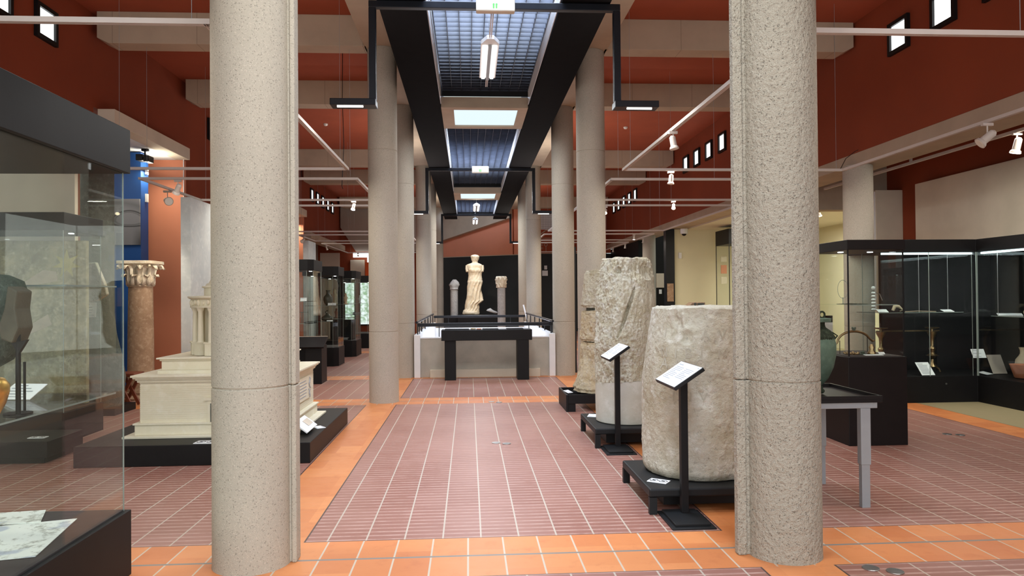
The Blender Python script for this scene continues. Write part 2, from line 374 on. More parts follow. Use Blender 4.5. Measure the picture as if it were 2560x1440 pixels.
def tag(o, label, cat, group=None, kind=None):
    o['label'] = label; o['category'] = cat
    if group: o['group'] = group
    if kind: o['kind'] = kind
    return o
def thing(name, loc, label, cat, group=None):
    o = bpy.data.objects.new(name, None); COL.objects.link(o); o.location = loc; o.empty_display_size = .1
    return tag(o, label, cat, group)
def single(name, mb, mat, label, cat, group=None, kind=None, **k):
    return tag(finish(name, mb, mat, None, **k), label, cat, group, kind)
def struct(name, mb, mat, label=None, **k):
    o = finish(name, mb, mat, None, **k); o['kind'] = 'structure'
    if label: o['label'] = label
    return o
def copy_tree(o, dloc, label=None, group=None):
    def rec(x, par):
        c = x.copy(); COL.objects.link(c)
        if par is not None: c.parent = par
        for ch in x.children: rec(ch, c)
        return c
    c = rec(o, None); c.location = o.location + Vector(dloc)
    if label: c['label'] = label
    if group: c['group'] = group
    return c
def fbm(p, sc, oct=4): return noise.fractal(Vector(p)*sc, 1.0, 2.0, oct)

# ================================================================== SHELL
struct('floor', MB().box(-9, 12.5, -6, 36, -.12, 0), 'floor', 'pink ribbed floor tiles with orange tile bands')
ZC = 5.85          # red ceiling
ZB = 4.75          # underside of black fascia beams
struct('ceiling', MB().box(-5.55, -1.0, -6, 33.5, ZC, ZC+.15), 'red', 'terracotta ceiling, left half')
struct('ceiling', MB().box(1.6, 6.1, -6, 33.5, ZC, ZC+.15), 'red', 'terracotta ceiling, right half')
mb = MB()          # roof and cheeks of the skylight trough with openings for daylight
ys = [-6] + sum([[s-1.25, s+1.25] for s, _ in SKY], []) + [33.5]
for a, b in zip(ys[0::2], ys[1::2]): mb.box(-1.0, 1.6, a, b, 6.5, 6.62)
mb.box(-1.05, -1.0, -6, 33.5, ZC, 6.62).box(1.6, 1.65, -6, 33.5, ZC, 6.62).box(-1.0, 1.6, 33.4, 33.5, 4.75, 6.5)
struct('trim_1', mb, 'blackwall', 'dark trough above the black louvres')
# upper side walls and their small square windows
def upper_wall(name, x0, x1, z0, yr):
    return MB().box(x0, x1, yr[0], yr[1], z0, ZC)
struct('wall_right', MB().box(6.1, 6.3, -6, 31.5, 3.8, ZC), 'redwall', 'terracotta upper wall on the right')
struct('wall_left', MB().box(-5.75, -5.55, -6, 11.0, 3.6, ZC).box(-5.75, -5.55, 11.0, 14.04, 4.46, ZC)
       .box(-5.75, -5.55, 14.17, 21.0, 0, ZC).box(-5.75, -5.55, 14.04, 14.17, 4.46, ZC).box(-5.75, -5.55, 21.0, 24.0, 4.46, ZC).box(-5.75, -5.55, 24.0, 24.12, 4.46, ZC).box(-5.75, -5.55, 24.12, 31.5, 3.8, ZC), 'redwall', 'terracotta wall on the left')
wn = [0]
def window(x, yc, side):
    wn[0] += 1; s = side; w, h, f = .235, .23, .055
    t = bpy.data.objects.new('window_%d' % wn[0], None); COL.objects.link(t); t.location = (x, yc, 5.0); t['kind'] = 'structure'
    t['label'] = 'small square clerestory window in a black frame'
    mb = MB(); xa, xb = sorted((x, x-s*.05)); z = 5.225
    mb.box(xa, xb, yc-w-.0, yc+w, z-h, z-h+f).box(xa, xb, yc-w, yc+w, z+h-f, z+h)
    mb.box(xa, xb, yc-w, yc-w+f, z-h+f, z+h-f).box(xa, xb, yc+w-f, yc+w, z-h+f, z+h-f)
    P('window_frame', mb, 'black', t)
    xa, xb = sorted((x-s*.008, x-s*.016))
    P('window_pane', MB().box(xa, xb, yc-w+f, yc+w-f, z-h+f, z+h-f), 'windowlight', t)
for bay in (7.83, 17.76, 27.7):
    for k in range(-2, 3):
        yc = bay+k*.955
        if yc > 4: window(6.1, yc, 1)
        if yc > 4: window(-5.55, yc+.03, -1)
# right aisle: red display wall, cream room behind
struct('wall_right_aisle', MB().box(8.6, 8.75, -6, 14.3, 0, 4.4), 'redwall', 'dark terracotta wall of the right aisle')
struct('wall_right_return', MB().box(8.75, 10.7, 14.15, 14.3, 0, 4.4), 'cream')
struct('wall_cream_side', MB().box(10.7, 10.85, 14.3, 21.9, 0, 4.4), 'cream', 'cream side wall of the back room')
struct('wall_cream_back', MB().box(6.32, 10.7, 21.8, 21.95, 0, 3.6), 'cream', 'cream wall of the back room')
struct('ceiling_aisle', MB().box(6.3, 8.75, -6, 14.3, 4.4, 4.5), 'redwall', 'ceiling of the right aisle')
struct('ceiling_back_room', MB().box(6.7, 10.7, 14.3, 21.8, 3.58, 3.7), 'creamceil', 'cream ceiling of the back room')
struct('trim_2', MB().box(6.7, 8.9, 14.25, 14.55, 3.3, 4.4), 'beam', 'downstand at the start of the back room')
# right end wall: black below, red above
struct('wall_back_right', MB().box(2.8, 6.3, 31.5, 31.65, 0, 3.43), 'blackwall', 'black wall at the far right end')
struct('wall_back_right_upper', MB().box(2.8, 6.3, 31.5, 31.65, 3.46, ZC), 'red')
struct('trim_3', MB().box(2.8, 6.1, 31.47, 31.66, 3.43, 3.46), 'beam', 'pale ledge above the black wall')
struct('wall_back_room_right', MB().box(6.3, 9.0, 26.3, 26.45, 0, 3.8), 'black')
struct('wall_side_right', MB().box(6.3, 6.45, 26.45, 31.5, 0, 3.6), 'black')
# oblique back wall behind the statue
A, B_ = Vector((-1.75, 33.6, 0)), Vector((2.75, 30.9, 0)); dv = (B_-A); L = dv.length; dn = dv.normalized(); nv = Vector((dn.y, -dn.x, 0))
def onwall(mb, pts, d0, d1):
    lo = [mb.b.verts.new(A + dn*(u*L) + nv*d0 + Vector((0, 0, z))) for u, z in pts]; hi = [mb.b.verts.new(A + dn*(u*L) + nv*d1 + Vector((0, 0, z))) for u, z in pts]; n = len(pts)
    mb.b.faces.new(lo); mb.b.faces.new(hi[::-1])
    for i in range(n): mb.b.faces.new([lo[i], lo[(i+1) % n], hi[(i+1) % n], hi[i]])
    return mb
struct('wall_back', onwall(MB(), [(0, 3.40), (1, 3.40), (1, 6.5), (0, 6.5)], -.12, 0), 'orange', 'orange wall above the black panels')
struct('wall_back_panels', onwall(MB(), [(0, 0), (1, 0), (1, 3.37), (0, 3.37)], -.12, .02), 'blackwall', 'black wall panels behind the statue')
struct('trim_4', onwall(MB(), [(0, 3.37), (1, 3.37), (1, 3.40), (0, 3.40)], -.12, .05), 'beam')
struct('trim_5', onwall(MB(), [(0, 3.95), (.82, 4.98), (.82, 6.4), (0, 6.4)], .02, .3), 'beam', 'pale sloping bulkhead under the ceiling')
struct('trim_6', onwall(MB(), [(.822, 3.40), (.832, 3.40), (.832, 6.4), (.822, 6.4)], .0, .03), 'redwall', 'vertical joint in the orange wall')
# left end wall
struct('wall_back_left', MB().box(-5.75, -4.0, 31.5, 31.65, 2.3, ZC).box(-4.0, -1.75, 31.5, 31.65, 0, ZC).box(-5.75, -5.4, 31.5, 31.65, 0, 2.3).box(-4.9, -4.75, 31.5, 31.65, 0, 2.3)
       .box(-4.2, -4.0, 31.5, 31.65, 0, 2.3).box(-6.6, -5.75, 31.5, 31.65, 0, 4.0).box(-5.4, -4.2, 31.5, 31.65, 0, .35), 'redwall', 'terracotta wall at the far left end')
struct('trim_7', MB().prism([(-5.5, ZC), (-1.8, ZC), (-1.8, 3.56), (-4.85, 3.56), (-5.5, 4.6)], 31.3, 31.48, 'y'), 'greywall', 'taupe bulkhead with a cut corner')
for i, (a, b) in enumerate(((-5.4, -4.9), (-4.75, -4.2))):
    t = bpy.data.objects.new('window_%d' % (40+i), None); COL.objects.link(t); t.location = (a, 31.5, .35); t['kind'] = 'structure'; t['label'] = 'tall garden window at the far end of the left aisle'
    P('window_frame', MB().box(a, a+.05, 31.45, 31.6, .35, 2.3).box(b-.05, b, 31.45, 31.6, .35, 2.3).box(a+.05, b-.05, 31.45, 31.6, 2.24, 2.3).box(a+.05, b-.05, 31.45, 31.6, .35, .41), 'black', t)
    gm = emis('garden_daylight_%d' % i, (0.78, 1.0, .86), 1.0); tt = NT(gm); em = [n for n in tt.n if n.type == 'EMISSION'][0]
    tt.con(em.inputs[0], tt.mix(tt.ramp(tt.noise(tt.coords(), 6, 4), .4, .6), (.35, .5, .32), (.95, 1.0, 1.0)))
    P('window_pane', MB().box(a+.05, b-.05, 31.52, 31.54, .41, 2.24), gm, t)
single('lit_sign_panel', MB().box(-4.95, -3.9, 31.2, 31.27, 3.30, 3.52).box(-4.35, -3.9, 31.2, 31.27, 3.08, 3.30), 'windowlight', 'glowing white panel high at the far end of the left aisle', 'light panel')
single('orange_wall_panel', MB().box(-4.42, -4.05, 31.1, 31.16, 2.3, 3.08), 'orangehot', 'bright orange strip of wall under the glowing white panel', 'wall panel')

# ------------------------------------------------------------------ recess bays on the left (canopy, orange wall, blue wall)
def recess(dy, first):
    tg = 'near' if first else 'far'
    t = thing('canopy', (-5.5, 12.57+dy, 4.24), 'white box canopy over the blue panel and orange wall' if first else 'white box canopy of the farther left bay, half behind a column', 'canopy', 'canopies on the left wall')
    P('fascia', MB().box(-5.55, -5.3, 11.12+dy, 14.04+dy, 4.24, 4.46), 'fabric', t, bevel=.004)
    P('soffit', MB().box(-8.0, -5.55, 11.12+dy, 14.2+dy, 4.24, 4.3), 'white', t)
    struct('wall_recess', MB().box(-8, -5.42, 14.04+dy, 14.16+dy, 0, 4.24), 'orange', 'orange wall at the end of the recess')
    struct('wall_recess_back', MB().box(-8.1, -8.0, 4+dy if first else 17, 14.1+dy, 0, 4.3), 'darkstone')
recess(0, True); recess(9.94, False)
single('blue_panel_wall', MB().box(-6.75, -5.84, 13.2, 13.5, 0, 4.22), 'blue', 'tall deep blue partition behind the carved column', 'partition', bevel=.006)
area('recess_cove_light', (-5.68, 13.3, 3.9), (.2, .5), 11, (1.0, .93, .75))
area('recess_cove_up', (-5.68, 13.3, 3.92), (.2, .5), 6, (1.0, .93, .75), (PI, 0, 0))
area('recess_cove_light', (-5.68, 23.6, 4.0), (.2, .5), 14, (1.0, .93, .75))
area('recess_cove_light', (-6.8, 11.8, 4.18), (1.6, 1.0), 22, (1.0, .95, .85))
single('wall_edge_lamp', MB().box(-5.835, -5.80, 13.35, 13.42, 3.35, 3.5), 'softlens', 'tall white fitting on the edge of the blue partition', 'wall fitting', 'white fittings on the blue partition')
single('wall_edge_lamp', MB().box(-5.835, -5.80, 13.35, 13.42, 3.85, 3.95), 'softlens', 'small white fitting near the top of the blue partition', 'wall fitting', 'white fittings on the blue partition')
# eye poster
def poster_mat():
    m, t, b = base_mat('eye_photograph', (.5, .5, .5), .5)
    x, y, z = t.xyz(t.coords()); cx, cz = -6.03, 3.03
    u = t.m('DIVIDE', t.m('SUBTRACT', x, cx), .30); v = t.m('DIVIDE', t.m('SUBTRACT', z, cz), .14)
    vv = t.m('ADD', v, t.m('MULTIPLY', t.m('MULTIPLY', u, u), .35))
    d = t.m('SQRT', t.m('ADD', t.m('MULTIPLY', u, u), t.m('MULTIPLY', vv, vv)))
    lid = t.ramp(t.m('ABSOLUTE', t.m('SUBTRACT', d, 1.0)), .0, .14)
    lid2 = t.ramp(t.m('ABSOLUTE', t.m('SUBTRACT', d, .8)), .0, .10)
    brow = t.ramp(t.m('ABSOLUTE', t.m('SUBTRACT', t.m('SUBTRACT', vv, t.m('MULTIPLY', u, -.4)), 1.9)), .0, .9)
    g = t.m('ADD', .20, t.m('MULTIPLY', t.ramp(z, 2.6, 3.4), .10))
    g = t.m('MULTIPLY', g, t.m('ADD', .12, t.m('MULTIPLY', lid, .88))); g = t.m('MULTIPLY', g, t.m('ADD', .55, t.m('MULTIPLY', lid2, .45)))
    g = t.m('MULTIPLY', g, t.m('ADD', .62, t.m('MULTIPLY', brow, .38)))
    nz = t.m('MULTIPLY', t.ramp(x, -5.98, -5.84), t.ramp(z, 2.9, 2.6)); g = t.m('MULTIPLY', g, t.m('SUBTRACT', 1.0, t.m('MULTIPLY', nz, .7)))
    cc = t.new('ShaderNodeCombineColor'); [t.con(cc.inputs[i], t.m('MULTIPLY', g, k)) for i, k in enumerate((1.0, 1.0, 1.06))]
    t.con(b.inputs['Base Color'], cc.outputs[0]); return m
single('eye_poster', MB().box(-6.62, -5.845, 13.16, 13.195, 2.56, 3.38), poster_mat(), 'grey photograph of a sculpted eye on the blue partition', 'poster')

struct('wall_left_far', MB().box(-6.6, -6.5, 24.12, 31.6, 0, 3.95), 'greywall', 'taupe wall at the far left')
struct('ceiling_left_far', MB().box(-8.0, -5.75, 23.9, 31.6, 3.95, 4.05).box(-6.5, -5.75, 14.2, 17.0, 4.3, 4.4), 'greywall')
# ------------------------------------------------------------------ columns
ROWS = (4.45, 11.07, 14.4, 21.02, 24.35, 30.97)
def col_profile(r, h, joints=(1.07, 3.82)):
    pr = [(r*1.01, 0), (r, .02)]
    for j in joints:
        if j < h-.2: pr += [(r, j-.008), (r-.006, j-.003), (r-.006, j+.003), (r, j+.008)]
    pr += [(r, h-.015), (r-.012, h)]
    return pr
def column(x, y, r, h, label, group, mat='conc', fin=0):
    t = thing('concrete_column', (x, y, 0), label, 'column', group)
    P('shaft', MB().lathe(col_profile(r, h), (x, y, 0), 56), mat, t, smooth=True)
    if fin:
        s, w, yb_ = (1, .042, .075) if fin > 0 else (-1, .078, .03)
        e = x + s*r
        gp = .012 if s > 0 else .02
        a, b = sorted((e-s*.035, e+s*gp)); c, d = sorted((e+s*gp, e+s*w))
        mb = MB()
        for z0, z1 in ((0, 1.07), (1.074, 3.82), (3.824, h)):
            mb.box(a, b, y-.02, y+.02, z0, z1).box(c, d, y-.03, y+yb_, z0, z1)
        P('joint_rib', mb, mat, t, bevel=.008)
    return t
column(-1.318, 4.45, .228, 5.38, 'thick pitted column in the left foreground', 'concrete columns along the nave', 'concpit', 1)
column(1.932, 4.345, .222, 5.38, 'thick rough column in the right foreground beside the inscribed milestone', 'concrete columns along the nave', 'concnear', -1)
nm = {11.07: ('second column of the left row, before the far landing', 'second column of the right row, behind the tall milestones'),
      14.4: ('left column at the near corner of the white parapet', 'right column at the near corner of the white parapet'),
      21.02: ('left column at the far corner of the white parapet', 'right column at the far corner of the white parapet'),
      24.35: ('left column just beyond the white parapet', 'right column just beyond the white parapet'),
      30.97: ('farthest slim column left of the statue', '')}
for y in ROWS[1:]:
    column(-1.30, y, .222, 5.38, nm[y][0], 'concrete columns along the nave')
    if y < 30: column(1.91, y, .222, 5.38, nm[y][1], 'concrete columns along the nave')
for y, lb in ((11.07, 'short column under the right aisle beam, behind the glass pedestal case'), (24.35, 'far column under the right aisle beam, behind the tall milestones')):
    column(6.2, y, .222, 3.62, lb, 'columns of the right aisle')
column(-5.53, 11.07, .222, 3.6, 'grey column seen through the near glass case on the left', 'columns of the left aisle', 'darkstone')  # darker stone colour puts the dim aisle's shade into this column

# ------------------------------------------------------------------ beams
for s, xa, xb in (('left', -5.45, -1.52), ('right', 2.12, 6.07)):
    for k, y in enumerate(ROWS):
        yb = y-.0
        mb = MB().prism([(xa, ZC), (xb, ZC), (xb, 5.38), (xa+(.16 if s == 'left' else 0), 5.38), (xa, 5.46)] if s == 'left' else [(xa, ZC), (xb, ZC), (xb, 5.46), (xb-.16, 5.38), (xa, 5.38)], yb-.17, yb+.17, 'y')
        single('ceiling_beam', mb, 'beamj', 'pale concrete cross beam of the %s ceiling over %s' % (s, ('the foreground column', 'the second column', 'the column at the near parapet corner', 'the column at the far parapet corner', 'the column beyond the parapet', 'the farthest column')[k]), 'beam', 'cross beams', bevel=.006)
for nmx, xa, xb in (('left', -1.55, -.9), ('right', 1.52, 2.16)):
    single('ceiling_beam', MB().box(xa, xb, -6, 31.5, 5.38, 5.85), 'beam', 'long concrete beam lying on the %s row of columns' % nmx, 'beam', 'long beams', bevel=.006)
for nmx, xa, xb in (('left', -.955, -.445), ('right', 1.025, 1.555)):
    single('black_fascia_beam', MB().box(xa, xb, -6, 29.5, ZB, 5.38), 'fascia', 'long flat black fascia beam on the %s side of the louvres' % nmx, 'beam', 'black fascia beams', bevel=.006)
single('aisle_beam', MB().box(6.1, 6.7, -6, 31.4, 3.62, 3.8), 'beam', 'pale beam along the foot of the red wall on the right', 'beam', bevel=.006)
single('aisle_beam', MB().box(-5.75, -5.3, 24.6, 31.3, 3.6, 3.8), 'beam', 'pale beam at the far end of the left wall', 'beam', bevel=.006)
# slabs with luminous panels
for k, (a, b, lb) in enumerate(((2.1, 3.6, 'luminous ceiling slab above the viewer'), (12.0, 13.52, 'luminous ceiling slab between the two louvre fields, large and near'), (22.0, 23.6, 'smaller distant luminous ceiling slab over the landing'))):
    t = thing('ceiling_light_slab', (.31, (a+b)/2, ZB), lb, 'ceiling light', 'ceiling light slabs')
    x0, x1, y0, y1 = -.23, .86, a+.16, b-.18
    P('slab', MB().box(-.44, 1.02, a, y0, ZB, 4.93).box(-.44, 1.02, y1, b, ZB, 4.93).box(-.44, x0, y0, y1, ZB, 4.93).box(x1, 1.02, y0, y1, ZB, 4.93), 'beam', t, bevel=.004)
    P('diffuser', MB().box(x0, x1, y0, y1, ZB+.03, ZB+.05), 'panellight', t)
    area('slab_panel_light', ((x0+x1)/2, (y0+y1)/2, ZB-.01), (1.05, 1.1), 75, (.93, .97, 1.0))
# louvre ceilings
for a, b, lb in ((3.7, 11.97, 'near field of black louvre ceiling glowing blue'), (13.55, 21.97, 'middle field of louvre ceiling beyond the first luminous slab'), (23.63, 29.4, 'farthest field of louvre ceiling above the statue')):
    t = thing('louvre_ceiling', (.31, (a+b)/2, 5.02), lb, 'louvre ceiling', 'louvre ceilings')
    n = 10; mb = MB()
    for i in range(n): 
        x = -.41+i*(1.42/(n-1)); mb.box(x-.003, x+.003, a, b, 5.02, 5.12)
    P('long_blades', mb, 'blade', t)
    mb = MB(); y = a+.05
    while y < b:
        mb.box(-.41, 1.01, y-.003, y+.003, 5.021, 5.119); y += .158
    P('cross_blades', mb, 'blade', t)
    P('edge_board', MB().box(-.445, -.435, a, b, 4.80, 5.14), 'white', t); P('edge_board', MB().box(1.015, 1.025, a, b, 4.80, 5.14), 'white', t)
    P('dark_gap_board', MB().box(-.44, 1.02, b, b+.02, 4.935, 5.3), 'black', t); P('dark_gap_board', MB().box(-.44, 1.02, a-.02, a, 4.935, 5.3), 'black', t)  # black boards added to keep the gap above the slabs dark
# hanging black light frames
def light_frame(y, lb):
    z0, z1 = 4.66, 4.735; xa, xb = -1.035, 1.655; w = .037
    t = thing('hanging_light_frame', (.31, y, 3.6), lb, 'light fixture', 'black hanging light frames')
    P('top_bar', MB().box(xa, xb, y-w, y+w, z0, z1), 'blacksheen', t, bevel=.006)
    for s, x in ((-1, xa), (1, xb)):
        x0, x1 = sorted((x, x-s*.075))
        P('upright', MB().box(x0, x1, y-w, y+w, 3.68, z0), 'blacksheen', t, bevel=.006)
        a0, a1 = sorted((x-s*.075, x+s*.40))
        arm = P('arm', MB().box(a0, a1, y-.09, y+.09, 3.61, 3.68), 'blacksheen', t, bevel=.006)
        t0, t1 = sorted((x+s*.06, x+s*.33))
        P('lamp_tube', MB().cyl((t0, y-.04, 3.608), (t1, y-.04, 3.608), .014, n=10), 'tube', arm)
        area('frame_lamp_down', ((t0+t1)/2, y, 3.58), (.3, .12), 9, (1, .97, .92))
        area('frame_lamp_up', (x+s*.25, y, 3.70), (.25, .12), 10 if y < 10 else 28, (1, .92, .84), (PI, 0, 0))
    return t
light_frame(7.66, 'large black hanging light frame with two arms, nearest the viewer')
light_frame(17.6, 'middle black hanging light frame over the landing')
light_frame(27.5, 'farthest small black hanging light frame before the statue')
def exit_sign(y, lb):
    t = thing('exit_sign', (.31, y-.06, 4.62), lb, 'exit sign', 'exit signs')
    P('housing', MB().box(.10, .51, y-.13, y-.04, 4.60, 4.76), 'fabric', t, bevel=.012)
    mb = MB()
    for x in (.285, .315): mb.ball((x, y-.132, 4.67), .012, (1, .3, 1), 10); mb.box(x-.008, x+.008, y-.134, y-.131, 4.63, 4.66)
    P('pictogram', mb, 'exitgreen', t)
exit_sign(7.66, 'large emergency exit box with green mark on the nearest light frame')
exit_sign(17.6, 'small emergency exit box on the middle light frame')
def pendant(y0, y1, rod0, rod1, lb, z=4.52):
    x = .275; t = thing('pendant_luminaire', (x, (y0+y1)/2, z), lb, 'light fixture', 'twin tube pendant luminaires')
    P('carrier_rail', MB().box(x-.016, x-.004, rod0, rod1, z+.02, z+.05).box(x+.004, x+.016, rod0, rod1, z+.02, z+.05), 'trackwhite', t)
    P('housing', MB().prism([(x-.11, z+.0), (x-.10, z+.06), (x-.03, z+.1), (x+.03, z+.1), (x+.10, z+.06), (x+.11, z+.0), (x+.012, z-.0), (x-.012, z)], y0, y1, 'y')
      .prism([(x-.04, y0-.18), (x+.04, y0-.18), (x+.11, y0), (x-.11, y0)], z, z+.05), 'white', t, bevel=.004)
    P('centre_spine', MB().box(x-.02, x+.02, y0, y1, z-.03, z-.001), 'grey', t)
    for s in (-1, 1): P('lamp_tube', MB().box(x+s*.058-.024, x+s*.058+.024, y0+.02, y1-.02, z-.02, z-.002), 'tube', t, bevel=.01)
    for yy in (y0+.3, y1-.3): P('hanger', MB().cyl((x, yy, z+.09), (x, yy, 5.02), .004, n=6), 'grey', t)
    area('pendant_light', (x, (y0+y1)/2, z-.04), (.2, y1-y0), 30, (1, .97, .92))
pendant(8.5, 9.82, 7.68, 10.3, 'near pendant luminaire with twin glowing tubes below the blue louvres', 4.585)
pendant(23.4, 24.7, 22.9, 25.2, 'middle pendant luminaire, small, beyond the distant slab')
pendant(27.7, 29.1, 27.55, 29.3, 'farthest pendant luminaire above the head of the statue')
single('surveillance_camera', MB().box(-5.74, -5.62, 12.98, 13.04, 4.2, 4.24).cyl((-5.68, 13.0, 4.22), (-5.68, 13.0, 4.10), .015).box(-5.79, -5.67, 12.88, 13.1, 4.02, 4.13).box(-5.66, -5.57, 12.88, 13.1, 4.0, 4.11), 'black', 'black projector hanging under the white canopy', 'projector', bevel=.008)
for x, y, lb in ((-3.47, 17.8, 'tiny round white detector on the left red ceiling'), (4.0, 17.95, 'tiny round white detector on the right red ceiling')):
    single('smoke_detector', MB().lathe([(.03, 5.80), (.05, 5.82), (.055, 5.849)], (x, y, 0), 20), 'softlens', lb, 'smoke detector', 'smoke detectors', smooth=True)

# ================================================================== TRACKS AND SPOTLIGHTS
def track_loop(x0, x1, y0, y1, lb, z=3.4, sides='NSEW'):
    t = thing('lighting_track', ((x0+x1)/2, (y0+y1)/2, z), lb, 'lighting track', 'white lighting tracks'); w, h = .02, .035
    def rail(a, b):
        d = Vector(b)-Vector(a); mb = MB(); ax = d.normalized(); sd = ax.cross(Vector((0, 0, 1)))
        mid = (Vector(a)+Vector(b))/2
        mb.obox(mid, (d.length/2+w, w*.35, h/2), (ax, sd, (0, 0, 1)))
        mb.obox(mid+sd*w*.8, (d.length/2+w, w*.25, h/2), (ax, sd, (0, 0, 1))); mb.obox(mid-sd*w*.8, (d.length/2+w, w*.25, h/2), (ax, sd, (0, 0, 1)))
        mb.obox(mid+Vector((0, 0, h*.4)), (d.length/2+w, w, h*.12), (ax, sd, (0, 0, 1)))
        P('rail', mb, 'trackwhite', t)
    if 'S' in sides: rail((x0, y0, z), (x1, y0, z))
    if 'N' in sides: rail((x0, y1, z), (x1, y1, z))
    if 'W' in sides: rail((x0, y0, z), (x0, y1, z))
    if 'E' in sides: rail((x1, y0, z), (x1, y1, z))
    for x in (x0+.1, x1-.1, (x0+x1)/2):
        for y in (y0, y1): P('suspension_wire', MB().cyl((x, y, z), (x, y, ZC), .0022, n=4), 'grey', t)
    return t
L0, L1, R0, R1 = -4.9, -1.69, 2.24, 5.49
for a, b, nm_ in ((4.78, 10.2, 'nearest'), (11.05, 13.46, 'second'), (14.29, 19.94, 'third'), (21.0, 23.3, 'fourth'), (24.4, 29.6, 'farthest')):
    track_loop(L0, L1, a, b, '%s white rectangle of lighting track over the left aisle' % nm_)
    track_loop(R0, R1, a, b, '%s white rectangle of lighting track over the right aisle' % nm_)
t = thing('lighting_track', (7.05, 8, 3.65), 'single white track line behind the pale beam on the right', 'lighting track', 'white lighting tracks')
P('rail', MB().box(7.03, 7.07, 1, 13.8, 3.64, 3.68), 'trackwhite', t)
for yy in (5, 11): P('bracket', MB().box(7.035, 7.065, yy, yy+.04, 3.68, 4.4), 'trackwhite', t)
t = thing('wall_cable', (-1.7, 7.9, 3.4), 'thin black cable dropping from the ceiling to the near left track', 'cable')
P('cable', MB().tube([(-2.16, 12.6, 5.85), (-2.16, 12.55, 5.0), (-2.13, 12.5, 4.2), (-2.15, 12.4, 3.5), (-2.1, 12.2, 3.42)], .006, 5), 'black', t)
single('wall_cable', MB().tube([(5.95, 10.6, 3.78), (5.85, 10.5, 3.74), (5.62, 10.35, 3.6), (5.5, 10.3, 3.42)], .005, 5), 'black', 'thin cable arching from the pale right beam to the near track corner', 'cable', 'cables on the right beam')
single('wall_cable', MB().tube([(6.05, 12.1, 3.78), (5.9, 12.0, 3.74), (5.65, 11.6, 3.6), (5.55, 11.2, 3.42)], .005, 5), 'black', 'second thin cable arching from the pale right beam farther back', 'cable', 'cables on the right beam')

def spot(x, y, z, aim, lb, lens='softlens', power=0, col=(1, .85, .62), size=1.0, cone=60, mat='trackwhite', grp='white track spotlights'):
    """z = underside of track"""
    t = thing('track_spotlight', (x, y, z), lb, 'spotlight', grp); s = size*.68
    d = (Vector(aim)-Vector((x, y, z))).normalized()
    P('adapter', MB().box(x-.05*s, x+.05*s, y-.018, y+.018, z-.03, z).cyl((x, y, z-.03), (x, y, z-.09*s), .008, n=8), mat, t)
    c = Vector((x, y, z-.13*s)); a, b = c-d*.06*s, c+d*.05*s
    hd = P('head', MB().tube([a-d*.02*s, a, b, b+d*.01*s, b+d*.035*s], [.018*s, .036*s, .038*s, .05*s, .056*s], 16), mat, t, smooth=True)
    f = b+d*.037*s
    P('lens', MB().cyl(f-d*.004, f, .048*s, n=16), lens, hd)
    if power:
        l = bpy.data.lights.new('spot_beam', 'SPOT'); l.energy = power; l.color = col; l.spot_size = math.radians(cone); l.spot_blend = .6; l.shadow_soft_size = .04
        o = bpy.data.objects.new('spot_beam', l); o.location = f+d*.02; o.rotation_euler = d.to_track_quat('-Z', 'Y').to_euler(); COL.objects.link(o)
    return t
spot(-4.95, 12.15, 3.38, (-4.2, 11, 3.1), 'large grey spotlight pointing sideways on the left track by the orange wall', size=1.9, mat='greywall')
spot(-4.35, 11.05, 3.38, (-5.2, 11.8, 2.1), 'white spotlight just above the large grey one by the orange wall', 'coollamp', 70, (1, .88, .7), 1.5, 62)
spot(-2.12, 13.46, 3.38, (-2.6, 12.5, .5), 'lit spotlight on the left track beside the second column', 'coollamp', 60, (1, .95, .88), 1.15)
spot(-4.75, 21.0, 3.38, (-5.2, 19.5, 2.4), 'spotlight before the far marble slab on the left', size=1.5, mat='greywall')
spot(-4.9, 25.2, 3.38, (-4.5, 26, 2.0), 'small spotlight at the far end of the left aisle', lens='softlens')
spot(-4.5, 29.6, 3.38, (-3.2, 25, 2), 'small spotlight on the farthest left track')
spot(2.24, 7.7, 3.38, (2.55, 7.4, .9), 'white spotlight hanging from the sloping-looking track by the right foreground column', size=1.35)
spot(2.93, 10.2, 3.38, (2.7, 10.1, 1), 'white spotlight under the far bar of the nearest right track', 'softlens', size=1.3)
spot(3.91, 13.46, 3.38, (3.2, 11.4, 1.0), 'glowing warm spotlight on the second right track', 'warmlamp', 70, size=1.1)
spot(2.76, 14.29, 3.38, (1.9, 12, 1.2), 'glowing warm spotlight beside the second right column', 'warmlamp', 70, size=1.1)
spot(5.48, 7.25, 3.38, (4.6, 7.5, 2.6), 'dim white spotlight on the track in the upper right', size=1.7)
spot(7.05, 8.8, 3.64, (6.6, 9.4, 0.5), 'lit white spotlight at the right edge of the view', 'coollamp', 70, (1, .95, .85), 1.8, 75)
spot(8.3, 16.5, 3.57, (9.5, 17.5, 1.6), 'spotlight on the cream ceiling behind the short column', 'softlens', 60, (1, .9, .65), 1.1, 90)
for k, (x, y) in enumerate(((4.9, 21.0), (5.49, 22.3), (5.49, 24.9), (5.49, 27.0))):
    spot(x, y, 3.38, (x-.2, y-.1, 1), 'small spotlight %s' % ('on the fourth right track, nearest the viewer', 'on the fourth right track near its outer corner', 'over the black wall, left of the far column', 'farthest back over the black wall on the right')[k], 'softlens' if k else 'coollamp', size=1.05)
# warm wash for the statue
spot(-.3, 24.4, 5.02, (.3, 29, 2.2), 'small spotlight on the far louvre field aimed at the statue', 'coollamp', 300, (1, .9, .74), 1.0, 26, grp='statue spotlights')
spot(.95, 24.4, 5.02, (.3, 29, 1.6), 'second small spotlight on the far louvre field, right of the first', 'coollamp', 170, (1, .9, .74), 1.0, 26, grp='statue spotlights')
